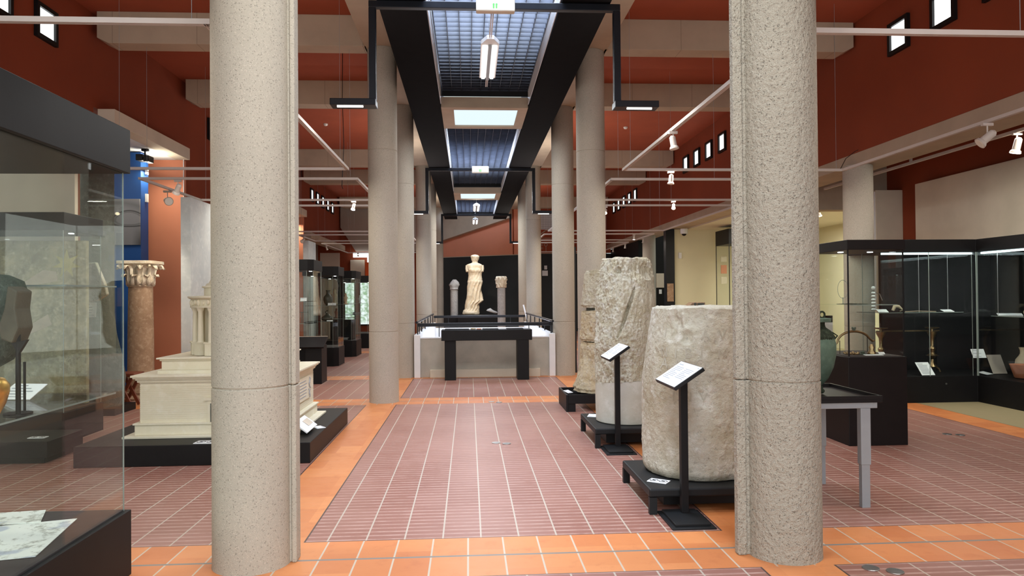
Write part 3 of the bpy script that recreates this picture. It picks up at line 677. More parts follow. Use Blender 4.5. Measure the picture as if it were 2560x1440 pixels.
# added unseen fill lights for the side aisles and back room
def side_fill(x, y, z, p, c=(1, .93, .82), s=(1.2, 1.2)): area('aisle_fill', (x, y, z), s, p, c)
side_fill(8.7, 18, 3.5, 140, (1, .96, .82), (2, 4))
for rx in (-3.3, 3.87):
    for ry, pw in ((4.78, 40), (10.2, 40), (13.46, 30), (19.94, 45), (24.4, 40)): side_fill(rx, ry, 3.375, pw, s=(2.6, .05))
side_fill(7.05, 8.5, 3.63, 40, s=(.05, 4))

# ================================================================== SHOWCASE BUILDER
def chamf(x0, x1, y0, y1, c):
    if not c: return [(x0, y0), (x1, y0), (x1, y1), (x0, y1)]
    return [(x0+c, y0), (x1-c, y0), (x1, y0+c), (x1, y1-c), (x1-c, y1), (x0+c, y1), (x0, y1-c), (x0, y0+c)]
def showcase(name, x0, x1, y0, y1, zb, zg, zt, lb, grp=None, shelves=(), c=0, mat='black', lights=True, lockface=True, cat='showcase', inset=0.02, deck='deck', glassfaces=None, shelf_y=None):
    t = thing(name, ((x0+x1)/2, (y0+y1)/2, 0), lb, cat, grp)
    P('base', MB().prism(chamf(x0, x1, y0, y1, c), 0, zb), mat, t, bevel=.004)
    P('header', MB().prism(chamf(x0, x1, y0, y1, c), zg, zt), mat, t, bevel=.004)
    P('deck', MB().prism(chamf(x0+.03, x1-.03, y0+.03, y1-.03, c), zb, zb+.008), deck, t)
    pts = chamf(x0+inset, x1-inset, y0+inset, y1-inset, c)
    for i, (a, b) in enumerate(zip(pts, pts[1:]+pts[:1])):
        if glassfaces is not None and i not in glassfaces: continue
        a, b = Vector((*a, 0)), Vector((*b, 0)); d = (b-a); m = (a+b)/2
        g = P('glass_pane', MB().obox((m.x, m.y, (zb+zg)/2), (d.length/2-.004, .004, (zg-zb)/2), (d, Vector((-d.y, d.x, 0)), (0, 0, 1))), 'glass', t)
        P('pane_edge', MB().obox((a.x, a.y, (zb+zg)/2), (.003, .003, (zg-zb)/2), ((1, 0, 0), (0, 1, 0), (0, 0, 1))), 'glassedge', g)
    for z in shelves:
        ya, yb = (shelf_y if shelf_y and z > 1.5 else (y0+.06, y1-.06))
        s = P('shelf', MB().prism(chamf(x0+.06, x1-.06, ya, yb, c), z-.004, z+.004), 'glass', t)
        P('shelf_edge', MB().box(x0+.06+c, x1-.06-c, ya-.003, ya, z-.004, z+.004), 'glassedge', s)
        if not c: P('shelf_edge', MB().box(x1-.06, x1-.057, ya, yb, z-.004, z+.004), 'glassedge', s)
    if lights:
        for x in (x0+.15, x1-.15): P('downlight', MB().cyl((x, (y0+y1)/2, zg-.006), (x, (y0+y1)/2, zg), .03, n=12), 'coollamp', t)
    if lockface:
        P('lock', MB().cyl((x0+.12, y0-.004, zb*.66), (x0+.12, y0, zb*.66), .014, n=12), 'chrome', t)
    return t
def card(name, c, w, h, ang, tilt, lb, lines=4, cat='label', grp=None, axis=None, mat='paper', th=.002):
    """small printed label: centre c, width w along ang, leaning back by tilt"""
    ax = Vector((math.cos(ang), math.sin(ang), 0)); b0 = Vector((-math.sin(ang), math.cos(ang), 0)); ay = b0*math.cos(tilt)+Vector((0, 0, math.sin(tilt))); n = ax.cross(ay)
    t = thing(name, c, lb, cat, grp); c = Vector(c)+Vector((0, 0, h/2*math.sin(tilt)+.001))
    P('sheet', MB().obox(c+n*th, (w/2, h/2, th), (ax, ay, n)), mat, t)
    mb = MB(); rnd = random.Random(hash(round(c.x*97+c.y*31, 2)) % 1000)
    for i in range(lines):
        v = h*(.36-.72*i/max(1, lines-1)); lw = w*(.38-.12*rnd.random()) if i else w*.2
        mb.obox(c+n*(th*2+.0006)+ay*v-ax*(w*.4-lw), (lw, h*.018+.0008, .0005), (ax, ay, n))
    P('print', mb, 'ink', t); return t
def pictocard(c, ang, lb, w=.16, h=.085):
    t = thing('pictogram_card', c, lb, 'sign card', 'no touching pictogram cards'); c = Vector(c); ax = Vector((math.cos(ang), math.sin(ang), 0)); ay = Vector((-math.sin(ang), math.cos(ang), 0)); up_ = Vector((0, 0, 1))
    P('sheet', MB().obox(c+up_*.004, (w/2, h/2, .003), (ax, ay, up_)), 'paper', t)
    mb = MB()
    for s in (-1, 1):
        q = c+ax*s*w*.24+up_*.0075; n = 20; R, r = h*.34, h*.27
        for i in range(n):
            a0, a1 = 2*PI*i/n, 2*PI*(i+1)/n
            mb.quad(*[q+ax*math.cos(a)*rr+ay*math.sin(a)*rr for a, rr in ((a0, R), (a1, R), (a1, r), (a0, r))])
        mb.obox(q, (h*.30, h*.02, .0005), (ax+ay, ax-ay, up_)); mb.obox(q+ax*.004, (h*.09, h*.13, .0005), (ax, ay, up_)); mb.obox(q-ax*.01, (h*.03, h*.17, .0005), (ax+ay*.4, ay, up_))
    P('pictogram', mb, 'inkblack', t); return t

# ------------------------------------------------------------------ near case on the left
showcase('display_case', -3.9, -1.97, 1.2, 4.32, .375, 2.33, 2.585, 'big glass display case with a dark header filling the left edge', shelves=(1.06, 1.67), mat='charcoal', lockface=False, inset=.03, shelf_y=(3.75, 4.27))
# bronze torso fragment on a stand
def torso():
    c = (-2.30, 3.56, 0)
    t = thing('bronze_torso', (c[0], c[1], 1.3), 'green bronze torso fragment on black metal rods in the near glass case', 'sculpture')
    def fn(th, z, r):
        u = (z-1.28)/.44
        d = .02*fbm((math.cos(th)*2, math.sin(th)*2, z*5), 2.2)+.016*math.sin(9*th+z*20)*(.5+.5*math.sin(th*2))
        return (d, .02*math.sin(u*3), 0, 0)
    pr = [(.06, 1.27), (.12, 1.31), (.15, 1.38), (.145, 1.46), (.16, 1.55), (.17, 1.62), (.14, 1.69), (.09, 1.72), (.03, 1.725)]
    P('torso', MB().lathe(pr, (c[0]-.02, c[1], 0), 40, fn), 'bronze', t, smooth=True, angle=70)
    P('inner_cut', MB().prism([(-2.14, 1.42), (-2.09, 1.40), (-2.062, 1.47), (-2.075, 1.56), (-2.066, 1.64), (-2.11, 1.665), (-2.125, 1.56), (-2.15, 1.48)], 3.42, 3.54, 'y'), 'bronzecut', t, bevel=.008)
    P('mount_rod', MB().cyl((-2.085, 3.46, 1.066), (-2.085, 3.46, 1.44), .011), 'black', t); P('mount_rod', MB().cyl((-2.14, 3.60, 1.066), (-2.14, 3.60, 1.30), .006), 'black', t)
    P('mount_bracket', MB().prism([(-2.11, 1.40), (-2.04, 1.415), (-2.08, 1.35)], 3.45, 3.47, 'y'), 'black', t); P('mount_foot', MB().cyl((-2.11, 3.5, 1.065), (-2.11, 3.5, 1.072), .06), 'black', t)
torso()
t = thing('gilded_fragment', (-2.2, 3.35, 1.07), 'golden bronze fragment below the green torso, at the left edge', 'sculpture')
P('fragment', MB().lathe([(.03, 1.066), (.045, 1.09), (.07, 1.14), (.095, 1.19), (.10, 1.22), (.085, 1.25), (.05, 1.264), (.01, 1.27)], (-2.145, 3.30, 0), 36, lambda th, z, r: (.010*math.sin(2*th+z*12)+.008*fbm((math.cos(th), math.sin(th), z*6), 2), .06*(1.27-z), 0, 0)), 'gold', t, smooth=True)
def drawing_mat(name, c0, w):
    m, t_, b = base_mat(name, srgb(236, 238, 230), .7); p = t_.coords()
    n = t_.noise(t_.map(p, (1.2, 1, 1)), 9, 5, .65); n2 = t_.noise(p, 26, 4, .7)
    col = t_.mix(t_.m('MULTIPLY', t_.ramp(n, .5, .58), t_.ramp(n2, .4, .6)), srgb(238, 240, 232), srgb(172, 172, 160))
    col = t_.mix(t_.m('MULTIPLY', t_.ramp(t_.noise(p, 4, 2), .55, .62), .7), col, srgb(166, 176, 196))
    t_.con(b.inputs['Base Color'], col); return m
dm = drawing_mat('drawn_map', 0, 0)
single('drawing_sheet', MB().prism([(-2.17, 4.12), (-2.05, 3.53), (-2.6, 3.40), (-2.75, 3.95)], .386, .389), dm, 'white sheet with a faint map drawing, front one on the case deck', 'drawing', 'drawings in the near case')
single('drawing_sheet', MB().prism([(-2.43, 4.285), (-2.33, 4.06), (-2.95, 3.96), (-3.1, 4.18)], .390, .394), dm, 'white sheet with a drawing lying behind the front map sheet', 'drawing', 'drawings in the near case')
card('label_card', (-2.42, 4.05, 1.066), .2, .14, -.2, .5, 'white card standing in for a reflection in the case beside the metal rods', 5)  # card added where the case glass shows a pale reflection

# ------------------------------------------------------------------ things seen through the near case
showcase('display_case', -6.0, -4.48, 8.25, 9.1, .34, 2.37, 2.57, 'large showcase with black header seen through the near glass case', mat='black', lockface=False, shelves=(), deck='deck')
t = thing('wall_painting_fragment', (-5.3, 8.9, .35), 'beige antique wall painting with a yellow star inside the showcase behind the near case', 'wall painting')
P('panel', MB().box(-5.9, -4.56, 8.86, 8.93, .36, 2.3), 'mosaic', t, bevel=.004)
star = []
for i in range(14):
    a = PI/2+i*PI/7; r = .17 if i % 2 == 0 else .07; star.append((-4.78+r*math.cos(a), 2.02+r*math.sin(a)))
P('star', MB().prism(star, 8.852, 8.86, 'y'), 'mosaicstar', t)
P('figure', MB().prism([(-5.35, 1.75), (-5.05, 1.95), (-4.9, 1.93), (-4.88, 1.82), (-5.1, 1.78), (-5.3, 1.62)], 8.853, 8.86, 'y').prism([(-5.6, 1.2), (-5.4, 1.4), (-5.2, 1.3), (-5.0, 1.42), (-4.95, 1.3), (-5.3, 1.15)], 8.853, 8.86, 'y'), 'buff', t)
single('display_wall', MB().box(-6.6, -5.29, 10.0, 10.08, 0, 3.55), 'fabric', 'tall beige partition seen through the near glass case', 'partition', bevel=.004)
t = thing('stone_stele', (-5.1, 10.5, 0), 'tall dark weathered stone stele with bent outline behind the near glass case', 'stele')
def stfn(th, z, r):
    n = fbm((math.cos(th)*r*3, math.sin(th)*r*3, z*1.5), 1.6); return (.028*n, .05*math.sin(z*3.2)-.05, 0, 0)
P('stone', MB().lathe([(.25, .1), (.27, .2), (.25, .5), (.22, .8), (.21, 1.1), (.20, 1.4), (.19, 1.6), (.15, 1.78), (.08, 1.86)], (-5.12, 10.45, 0), 40, stfn), 'darkstone', t, smooth=True, angle=60)
P('base', MB().box(-5.5, -4.85, 10.15, 10.78, 0, .1), 'black', t)
card('label_card', (-5.2, 10.2, 1.35), .17, .2, 0, PI/2-.05, 'white square label hung beside the dark stele', 5)
single('carved_fragment', MB().prism([(-5.22, 2.08), (-5.05, 2.10), (-4.93, 1.80), (-4.90, 1.66), (-5.02, 1.58), (-5.20, 1.55), (-5.25, 1.75)], 10.05, 10.13, 'y'), 'ms_a', 'pale carved stone fragment fixed high behind the near case', 'fragment', bevel=.015)
single('low_black_plinth', MB().box(-5.6, -4.1, 7.25, 7.9, .06, .22).box(-5.55, -4.15, 7.3, 7.85, 0, .06), 'black', 'low black plinth with a small card seen through the near case', 'plinth', bevel=.004)
pictocard((-4.3, 7.45, .221), .0, 'white pictogram card on the low plinth seen through the near case')
t = thing('folding_stool', (-5.1, 11.07, 0), 'reddish wooden folding stool half hidden by the near case edge', 'stool')
for y in (10.93, 11.18):
    P('leg', MB().obox((-5.09, y, .23), (.022, .016, .25), ((1, 0, .5), (0, 1, 0), (-.5, 0, 1))), 'wood', t); P('leg', MB().obox((-5.09, y+.035, .23), (.022, .016, .25), ((1, 0, -.5), (0, 1, 0), (.5, 0, 1))), 'wood', t)
P('seat', MB().box(-5.27, -4.93, 10.9, 11.24, .45, .50), 'wood', t, bevel=.01)

# ------------------------------------------------------------------ column with carved capital
def capital(c, r, z0, h, t, mat, n=8, ab=1.75, rows=2):
    P('capital_bell', MB().lathe([(r*1.02, z0), (r*1.1, z0+h*.03), (r*1.02, z0+h*.06), (r*1.0, z0+h*.4), (r*1.18, z0+h*.7), (r*1.55, z0+h*.88)], (c[0], c[1], 0), 32, lambda th, z, q: (.012*fbm((math.cos(th), math.sin(th), z), 14), 0, 0, 0)), mat, t, smooth=True)
    for k in range(rows):
        mb = MB()
        for i in range(n):
            mb.leaf((c[0], c[1], 0), 2*PI*(i+.5*k)/n, r*1.02+.012*k, z0+h*(.05+.02*k), h*(.42+.33*k), r*.85, r*(.38+.22*k), th=.012)
        P('acanthus_leaves', mb, mat, t, smooth=True, angle=60, solid=.012)
    mb = MB()
    for i in range(4):
        a = PI/4+i*PI/2; cx, cy = c[0]+r*1.75*math.cos(a), c[1]+r*1.75*math.sin(a); zz = z0+h*.76
        pts = [(cx+.05*r*4*(1-k/14)*math.cos(k*.75)*math.cos(a), cy+.05*r*4*(1-k/14)*math.cos(k*.75)*math.sin(a), zz+.05*r*4*(1-k/14)*math.sin(k*.75)) for k in range(13)]
        mb.tube(pts, [.02*r/.18*(1-k/20) for k in range(13)], 8)
    P('volutes', mb, mat, t, smooth=True)
    pts = []
    for i in range(4):
        for k in range(9):
            a = PI/4+i*PI/2+k*PI/16; u = k/8; R = r*ab*1.18*(1-.24*math.sin(u*PI)); pts.append((c[0]+R*math.cos(a), c[1]+R*math.sin(a)))
        pts.pop()
    P('abacus', MB().prism(pts, z0+h*.88, z0+h), mat, t, bevel=.006)
t = thing('ancient_column', (-5.25, 11.85, 0), 'veined marble column with a leafy carved capital before the blue wall', 'ancient column')
P('shaft', MB().lathe([(.21, .12), (.195, .2), (.19, 1.0), (.178, 1.79)], (-5.25, 11.85, 0), 40), 'shaft', t, smooth=True)
P('base', MB().lathe([(.26, 0), (.27, .03), (.25, .06), (.23, .08), (.24, .12)], (-5.25, 11.85, 0), 40), 'shaft', t, smooth=True)
capital((-5.25, 11.85), .178, 1.79, .41, t, 'cap', 8, 1.75)
# marble slabs
for dy, ln, dx, lb in ((0, 1.5, 0, 'tall pale marble slab standing behind the temple model'), (9.3, 1.0, -.11, 'tall pale marble slab farther back, behind the glass showcases')):
    single('marble_slab', MB().box(-4.76+dx, -4.60+dx, 12.2+dy, 12.2+ln+dy, 0, 3.28), 'marble', lb, 'marble slab', 'marble slabs', bevel=.004)
single('white_pipe', MB().cyl((-5.40, 13.99, 2.0), (-5.40, 13.99, 4.24), .008, n=8), 'white', 'thin white rod at the right edge of the orange wall', 'rod')

# ------------------------------------------------------------------ temple model on its platform
single('display_platform', MB().box(-3.75, -1.54, 7.05, 9.2, 0, .2), 'black', 'wide low black platform carrying the white temple model', 'platform', bevel=.006)
def temple():
    cx, cy = -2.6, 8.12
    t = thing('temple_model', (cx, cy, .2), 'ivory plaster model of a domed circular temple on a stepped podium', 'architectural model')
    def sq(mb, hx, hy, z0, z1): return mb.box(cx-hx, cx+hx, cy-hy, cy+hy, z0, z1)
    P('ground_plate', sq(MB(), .86, .74, .201, .222), 'plaster', t, bevel=.003)
    mb = sq(MB(), .77, .66, .222, .335); sq(mb, .785, .675, .325, .342); P('plinth_course', mb, 'plaster', t, bevel=.004)
    mb = sq(MB(), .73, .62, .34, .74)
    for k in range(17):     # fine masonry courses
        z = .36+k*.0215; sq(mb, .7325, .6225, z, z+.017)
    P('podium_block', mb, 'plaster', t)
    mb = MB()
    for i, (e, z) in enumerate(((.0, .735), (.018, .752), (.03, .772), (.05, .79), (.065, .806))): sq(mb, .735+e, .625+e, z, z+.02)
    P('podium_cornice', mb, 'plaster', t, bevel=.003)
    mb = sq(MB(), .60, .53, .82, .86); sq(mb, .57, .50, .86, .955); sq(mb, .585, .515, .955, .975); sq(mb, .61, .54, .975, .99); P('second_tier', mb, 'plaster', t, bevel=.004)
    R = .42
    P('drum_core', MB().cyl((cx, cy, .99), (cx, cy, 1.5), R-.13, n=40), 'plaster', t, smooth=True)
    n = 16
    for i in range(n):
        a = 2*PI*i/n+.1; x, y = cx+R*.93*math.cos(a), cy+R*.93*math.sin(a)
        c_ = P('column', MB().lathe([(.036, 1.13), (.030, 1.15), (.028, 1.3), (.025, 1.455), (.034, 1.475), (.043, 1.50)], (x, y, 0), 14), 'plaster', t, smooth=True)
        P('pedestal', MB().obox((x, y, 1.06), (.042, .048, .065), ((math.cos(a), math.sin(a), 0), (-math.sin(a), math.cos(a), 0), (0, 0, 1))).obox((x, y, 1.128), (.05, .056, .006), ((math.cos(a), math.sin(a), 0), (-math.sin(a), math.cos(a), 0), (0, 0, 1))), 'plaster', c_)
    P('entablature', MB().lathe([(.36, 1.50), (R+.02, 1.50), (R+.02, 1.515), (R, 1.52), (R, 1.585), (R+.02, 1.59), (R+.045, 1.605), (R+.045, 1.62), (.25, 1.63)], (cx, cy, 0), 64), 'plaster', t, smooth=True)
    mb = MB()
    for i in range(40):
        a = 2*PI*i/40; rr = .008+.006*((i*7) % 3)
        mb.ball((cx+(R+.004)*math.cos(a), cy+(R+.004)*math.sin(a), 1.55+.006*((i*5) % 3-1)), rr+.006, (1, 1, 1.5), 8)
    P('carved_frieze', mb, 'plaster', t, smooth=True)
    P('attic', MB().lathe([(.30, 1.62), (.30, 1.71), (.32, 1.715), (.32, 1.73), (.27, 1.735)], (cx, cy, 0), 48), 'plaster', t, smooth=True)
    P('cone_roof', MB().lathe([(.29, 1.73), (.27, 1.76), (.255, 1.76), (.22, 1.83), (.205, 1.83), (.15, 1.93), (.135, 1.93), (.07, 2.05), (.03, 2.1)], (cx, cy, 0), 48), 'plaster', t, smooth=True)
    # inscription slab and door on the sides
    dd = P('doorway', MB().box(cx-.06, cx+.10, cy-.64, cy-.625, .34, .56).box(cx-.09, cx+.13, cy-.65, cy-.62, .56, .59), 'plaster', t)
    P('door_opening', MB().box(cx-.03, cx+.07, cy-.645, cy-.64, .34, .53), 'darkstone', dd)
    P('inscribed_panel', MB().box(cx+.735, cx+.745, cy-.42, cy+.42, .44, .70), 'plaster', t, bevel=.004)
    mb = MB(); rnd = random.Random(3)
    for side in (-.34, .34):
        for k in range(14): mb.ball((cx+.748, cy+side+rnd.uniform(-.05, .05), .46+.016*k), rnd.uniform(.010, .02), (.5, 1, 1), 8)
    P('trophy_relief', mb, 'greystone', t, smooth=True)
    mb = MB()
    for k in range(6): mb.box(cx+.745, cx+.7475, cy-.2+rnd.uniform(0, .04), cy+.22-rnd.uniform(0, .05), .48+k*.034, .488+k*.034)
    P('inscription_lines', mb, 'ink', t)
temple()
pictocard((-2.55, 6.97+.17, .201), -.05, 'white pictogram card at the front edge of the temple platform', .2, .13)
t = thing('info_panel', (-1.72, 7.75, .2), 'white tilted information panel leaning on the temple platform', 'information panel')
P('board', MB().obox((-1.70, 7.58, .285), (.085, .23, .008), ((1, 0, -.75), (.0, 1, .0), (.75, 0, 1))), 'paper', t, bevel=.003)
P('print', MB().obox((-1.695, 7.66, .296), (.04, .10, .0006), ((1, 0, -.75), (.0, 1, .0), (.75, 0, 1))), 'fabric', t)
P('foot', MB().box(-1.735, -1.66, 7.5, 7.74, .2, .235), 'black', t)
card('label_card', (-1.62, 7.84, .201), .15, .1, PI/2+.6, 0, 'tiny white label beside the tilted panel on the temple platform', 2)

# ------------------------------------------------------------------ row of showcases along the left aisle
CA = []
CASES = [(-4.0, -2.99, 14.0, 15.0, .66, 2.12, 2.33, 'first tall glass showcase of the left aisle row, behind the slanted panel'),
         (-3.85, -3.02, 16.8, 17.75, .43, 2.10, 2.31, 'second glass showcase of the left row, holding the dark round jar'),
         (-3.95, -3.02, 19.4, 20.5, .43, 2.10, 2.30, 'third glass showcase of the left row, with pale figures'),
         (-4.1, -3.04, 22.6, 23.8, .45, 2.06, 2.26, 'fourth glass showcase of the left row, partly behind the second column')]
for q in CASES:
    showcase('display_case', *q[:7], q[7], 'glass showcases of the left aisle', shelves=(1.09, 1.52) if q[2] < 15 else (1.03, 1.40), c=.10)
def jar(name, c, r, h, mat, lb, cat='vase', grp=None, neck=.4, handle=False):
    x, y, z = c; t = thing(name, c, lb, cat, grp)
    P('body', MB().lathe([(r*.45, z), (r*.8, z+h*.15), (r, z+h*.38), (r*.9, z+h*.56), (r*.5, z+h*.7), (r*neck, z+h*.78), (r*neck, z+h*.9), (r*neck*1.45, z+h)], (x, y, 0), 28), mat, t, smooth=True, angle=70)
    if handle: P('handle', MB().tube([(x+r*.4, y, z+h*.92), (x+r*.95, y, z+h*.85), (x+r*.95, y, z+h*.6)], r*.09, 8), mat, t, smooth=True)
    return t
jar('round_jar', (-3.33, 17.25, 1.405), .112, .36, 'darkclay', 'shiny dark round jar with narrow neck on the upper shelf of the second case', neck=.36)
card('label_card', (-3.19, 17.0, 1.406), .19, .06, 0, 1.2, 'cream label in front of the dark round jar', 2)
t = thing('askos_vessel', (-3.35, 17.25, 1.035), 'dark boat-shaped vessel with spout on the lower shelf of the second case', 'vessel')
P('body', MB().lathe([(.07, 1.035), (.115, 1.07), (.125, 1.10), (.10, 1.13), (.05, 1.18), (.03, 1.22)], (-3.35, 17.25, 0), 28, lambda th, z, r: (0, .25*(r > .09)*math.cos(th)*.12, 0, 0)), 'darkclay', t, smooth=True, angle=70)
P('spout', MB().tube([(-3.35, 17.25, 1.20), (-3.39, 17.25, 1.25), (-3.36, 17.25, 1.28), (-3.33, 17.25, 1.275)], [.022, .017, .014, .02], 10), 'darkclay', t, smooth=True)
card('label_card', (-3.24, 16.98, 1.036), .14, .04, 0, .6, 'white label before the boat-shaped vessel', 2)
# smaller exhibits
rnd = random.Random(11)
def figurine(c, h, mat, lb, grp):
    x, y, z = c
    return single('figurine', MB().lathe([(h*.16, z), (h*.18, z+h*.05), (h*.1, z+h*.12), (h*.14, z+h*.35), (h*.19, z+h*.62), (h*.08, z+h*.74), (h*.11, z+h*.86), (h*.06, z+h)], (x, y, 0), 16, lambda th, zz, r: (.02*h*math.sin(3*th+zz*40), 0, 0, 0)), mat, lb, 'figurine', grp, smooth=True, angle=80)
figurine((-3.42, 14.4, 1.525), .10, 'darkclay', 'small dark figurine on the upper shelf of the first left case', 'small exhibits')
figurine((-3.72, 14.4, 1.525), .07, 'clay', 'tiny reddish figurine on the upper shelf of the first left case', 'small exhibits')
card('label_card', (-3.22, 14.25, 1.526), .13, .07, 0, 1.2, 'cream label on the upper shelf of the first left case', 2)
figurine((-3.62, 14.4, 1.095), .2, 'buff', 'pale thin figurine on the middle shelf of the first left case', 'small exhibits')
jar('small_cup', (-3.48, 14.4, 1.095), .05, .07, 'darkclay', 'little black cup on the middle shelf of the first left case', 'cup', neck=.8)
t = thing('bronze_balance', (-3.3, 14.45, 1.095), 'delicate thin metal balance on the middle shelf of the first left case', 'balance')
P('pole', MB().cyl((-3.3, 14.45, 1.095), (-3.3, 14.45, 1.31), .006), 'bronze', t)
P('beam', MB().box(-3.44, -3.18, 14.445, 14.455, 1.30, 1.308), 'bronze', t)
for k, x in enumerate((-3.6, -3.45)): figurine((x, 14.4, .67), .22, 'wood', ('left', 'right')[k]+' brown wooden figure on the floor of the first left case', 'small exhibits')
figurine((-3.65, 19.8, 1.405), .42, 'buff', 'pale standing figure on the upper shelf of the third left case', 'pale figures')
figurine((-3.35, 19.8, 1.405), .30, 'buff', 'shorter pale figure right of the standing one in the third left case', 'pale figures')
figurine((-3.6, 19.8, 1.035), .26, 'clay', 'pinkish bust on the middle shelf of the third left case', 'pale figures')
single('black_display_block', MB().box(-3.75, -3.15, 19.7, 20.2, .44, .98), 'black', 'black block inside the third left case', 'display block', bevel=.006)
jar('low_bowl', (-3.35, 19.56, .44), .10, .06, 'greystone', 'small grey bowl on the floor of the third left case', 'bowl', neck=.9)
figurine((-3.45, 23.0, 1.405), .25, 'marble', 'white figurine on the upper shelf of the fourth left case', 'pale figures')
jar('low_bowl', (-3.55, 23.0, 1.035), .14, .08, 'greystone', 'grey bowl on the middle shelf of the fourth left case', 'bowl', neck=.9)
# slanted lectern
t = thing('slanted_lectern', (-3.0, 13.45, 0), 'black lectern with a wide slanted top in front of the first left showcase', 'lectern')
P('pedestal', MB().box(-3.02, -2.72, 13.45, 13.95, 0, .70), 'black', t, bevel=.006)
P('slanted_top', MB().prism([(13.32, .69), (13.36, .66), (13.75, .82), (13.73, .86)], -3.5, -2.66, 'x'), 'black', t, bevel=.006)
P('panel_edge', MB().box(-3.5, -2.66, 13.728, 13.735, .855, .866), 'fabric', t)
# back panels of left aisle
for k, (x0, x1, y, z0, z1, m, lb) in enumerate(((-6.2, -5.8, 24.25, 0, 3.55, 'greywall', 'tall taupe wall panel at the far left, nearest one'), (-5.7, -4.97, 28.0, 0, 3.3, 'greywall', 'broad taupe partition at the far end of the left aisle'), (-5.1, -4.5, 31.38, 2.35, 3.2, 'fabric', 'lighter taupe wall panel before the far orange strip'))):
    single('display_wall', MB().box(x0, x1, y, y+.12, z0, z1), m, lb, 'partition', 'taupe partitions', bevel=.004)

# ================================================================== LANDING: parapet, rails, table
t = thing('parapet_wall', (.31, 14.33, 0), 'low concrete parapet behind the black table', 'parapet', 'parapets')
P('wall', MB().box(-.96, 1.59, 14.25, 14.42, 0, .765), 'parapet', t, bevel=.004)
P('capping', MB().box(-.96, 1.59, 14.245, 14.43, .765, .785), 'white', t)
P('skirting_box', MB().box(-.77, 1.40, 14.17, 14.25, 0, .155), 'fabric', t, bevel=.004)
for s, x0, x1, xr in (('left', -1.08, -.96, -1.02), ('right', 1.59, 1.71, 1.65)):
    single('white_side_parapet', MB().prism([(14.2, 0), (20.8, 0), (20.8, .84), (14.2, .84)], x0, x1, 'x'), 'white', 'white side parapet on the %s of the stairwell' % s, 'parapet', 'parapets', bevel=.004)
    r = thing('handrail', (xr, 17.2, .84), 'black handrail on top of the %s white side parapet' % s, 'handrail', 'black handrails')
    P('rail', MB().tube([(xr, 13.8+.3, 1.09), (xr, 17.4, 1.09), (xr, 20.6, 1.09)], .025, 10), 'blacksheen', r, smooth=True)
    for y in (14.4, 15.6, 16.8, 18.0, 19.2, 20.4): P('post', MB().box(xr-.012, xr+.012, y-.012, y+.012, .84, 1.08), 'blacksheen', r)
single('white_far_parapet', MB().box(-.96, 1.59, 20.65, 20.78, 0, .69), 'white', 'white parapet at the far end of the stairwell', 'parapet', 'parapets', bevel=.004)
for y, z, x0, x1, lb in ((14.5, .99, -1.02, 1.72, 'near thick black crossbar above the table'), (21.0, .965, -1.02, 1.64, 'far thick black crossbar below the statue')):
    t = thing('handrail', (.31, y, z), lb, 'handrail', 'black handrails')
    P('rail', MB().box(x0, x1, y-.03, y+.03, z, z+.07), 'blacksheen', t, bevel=.012)
    for xp, zp in ((x0+.03, .845), (x1-.03, .845), (-.6, .69 if y > 20 else .785), (1.21, .69 if y > 20 else .785)): P('post', MB().box(xp-.008, xp+.008, y-.012, y+.012, zp, z), 'blacksheen', t)
single('handrail_end', MB().obox((1.63, 20.70, 1.10), (.02, .02, .24), ((1, 0, .25), (0, 1, 0), (-.25, 0, 1))), 'white', 'slanted white stub at the far end of the right parapet', 'rail end', bevel=.006)
t = thing('console_table', (.335, 13.8, 0), 'black console table with thick top and two slab legs in the middle of the nave', 'table')
P('top', MB().box(-.525, 1.198, 13.62, 14.08, .755, .955), 'black', t, bevel=.006)
P('leg', MB().box(-.465, -.255, 13.68, 14.0, 0, .755), 'black', t, bevel=.005)
P('leg', MB().box(.915, 1.135, 13.62, 14.0, 0, .755), 'black', t, bevel=.005)
def flat_stone(x0, x1, lb, m, z=.957, h=.03, y=13.8):
    return single('stone_fragment', MB().lathe([((x1-x0)*.42, z), ((x1-x0)*.5, z+h*.4), ((x1-x0)*.46, z+h*.8), ((x1-x0)*.2, z+h)], ((x0+x1)/2, y, 0), 20, lambda th, zz, r: (.15*r*fbm((math.cos(th)*2, math.sin(th)*2, x0), 1.5), 0, 0, 0)), m, lb, 'fragment', 'fragments on the black table', smooth=True, angle=80)
single('black_tray', MB().box(-.46, .0, 13.7, 14.0, .956, .972), 'black', 'black tray on the left end of the table', 'tray', 'trays on the table', bevel=.003)
single('black_tray', MB().box(.26, .56, 13.7, 14.0, .956, .972), 'black', 'black tray in the middle of the table', 'tray', 'trays on the table', bevel=.003)
single('black_tray', MB().box(.72, 1.04, 13.7, 14.0, .956, .972), 'black', 'black tray on the right end of the table', 'tray', 'trays on the table', bevel=.003)
flat_stone(.03, .13, 'small tan stone fragment left of the middle on the table', 'ms_c'); flat_stone(.14, .24, 'reddish stone fragment at the middle of the table', 'clay', h=.02)

area('stairwell_daylight', (.31, 17.5, .15), (2.3, 5.5), 90, (.78, .88, 1.0), (PI, 0, 0))
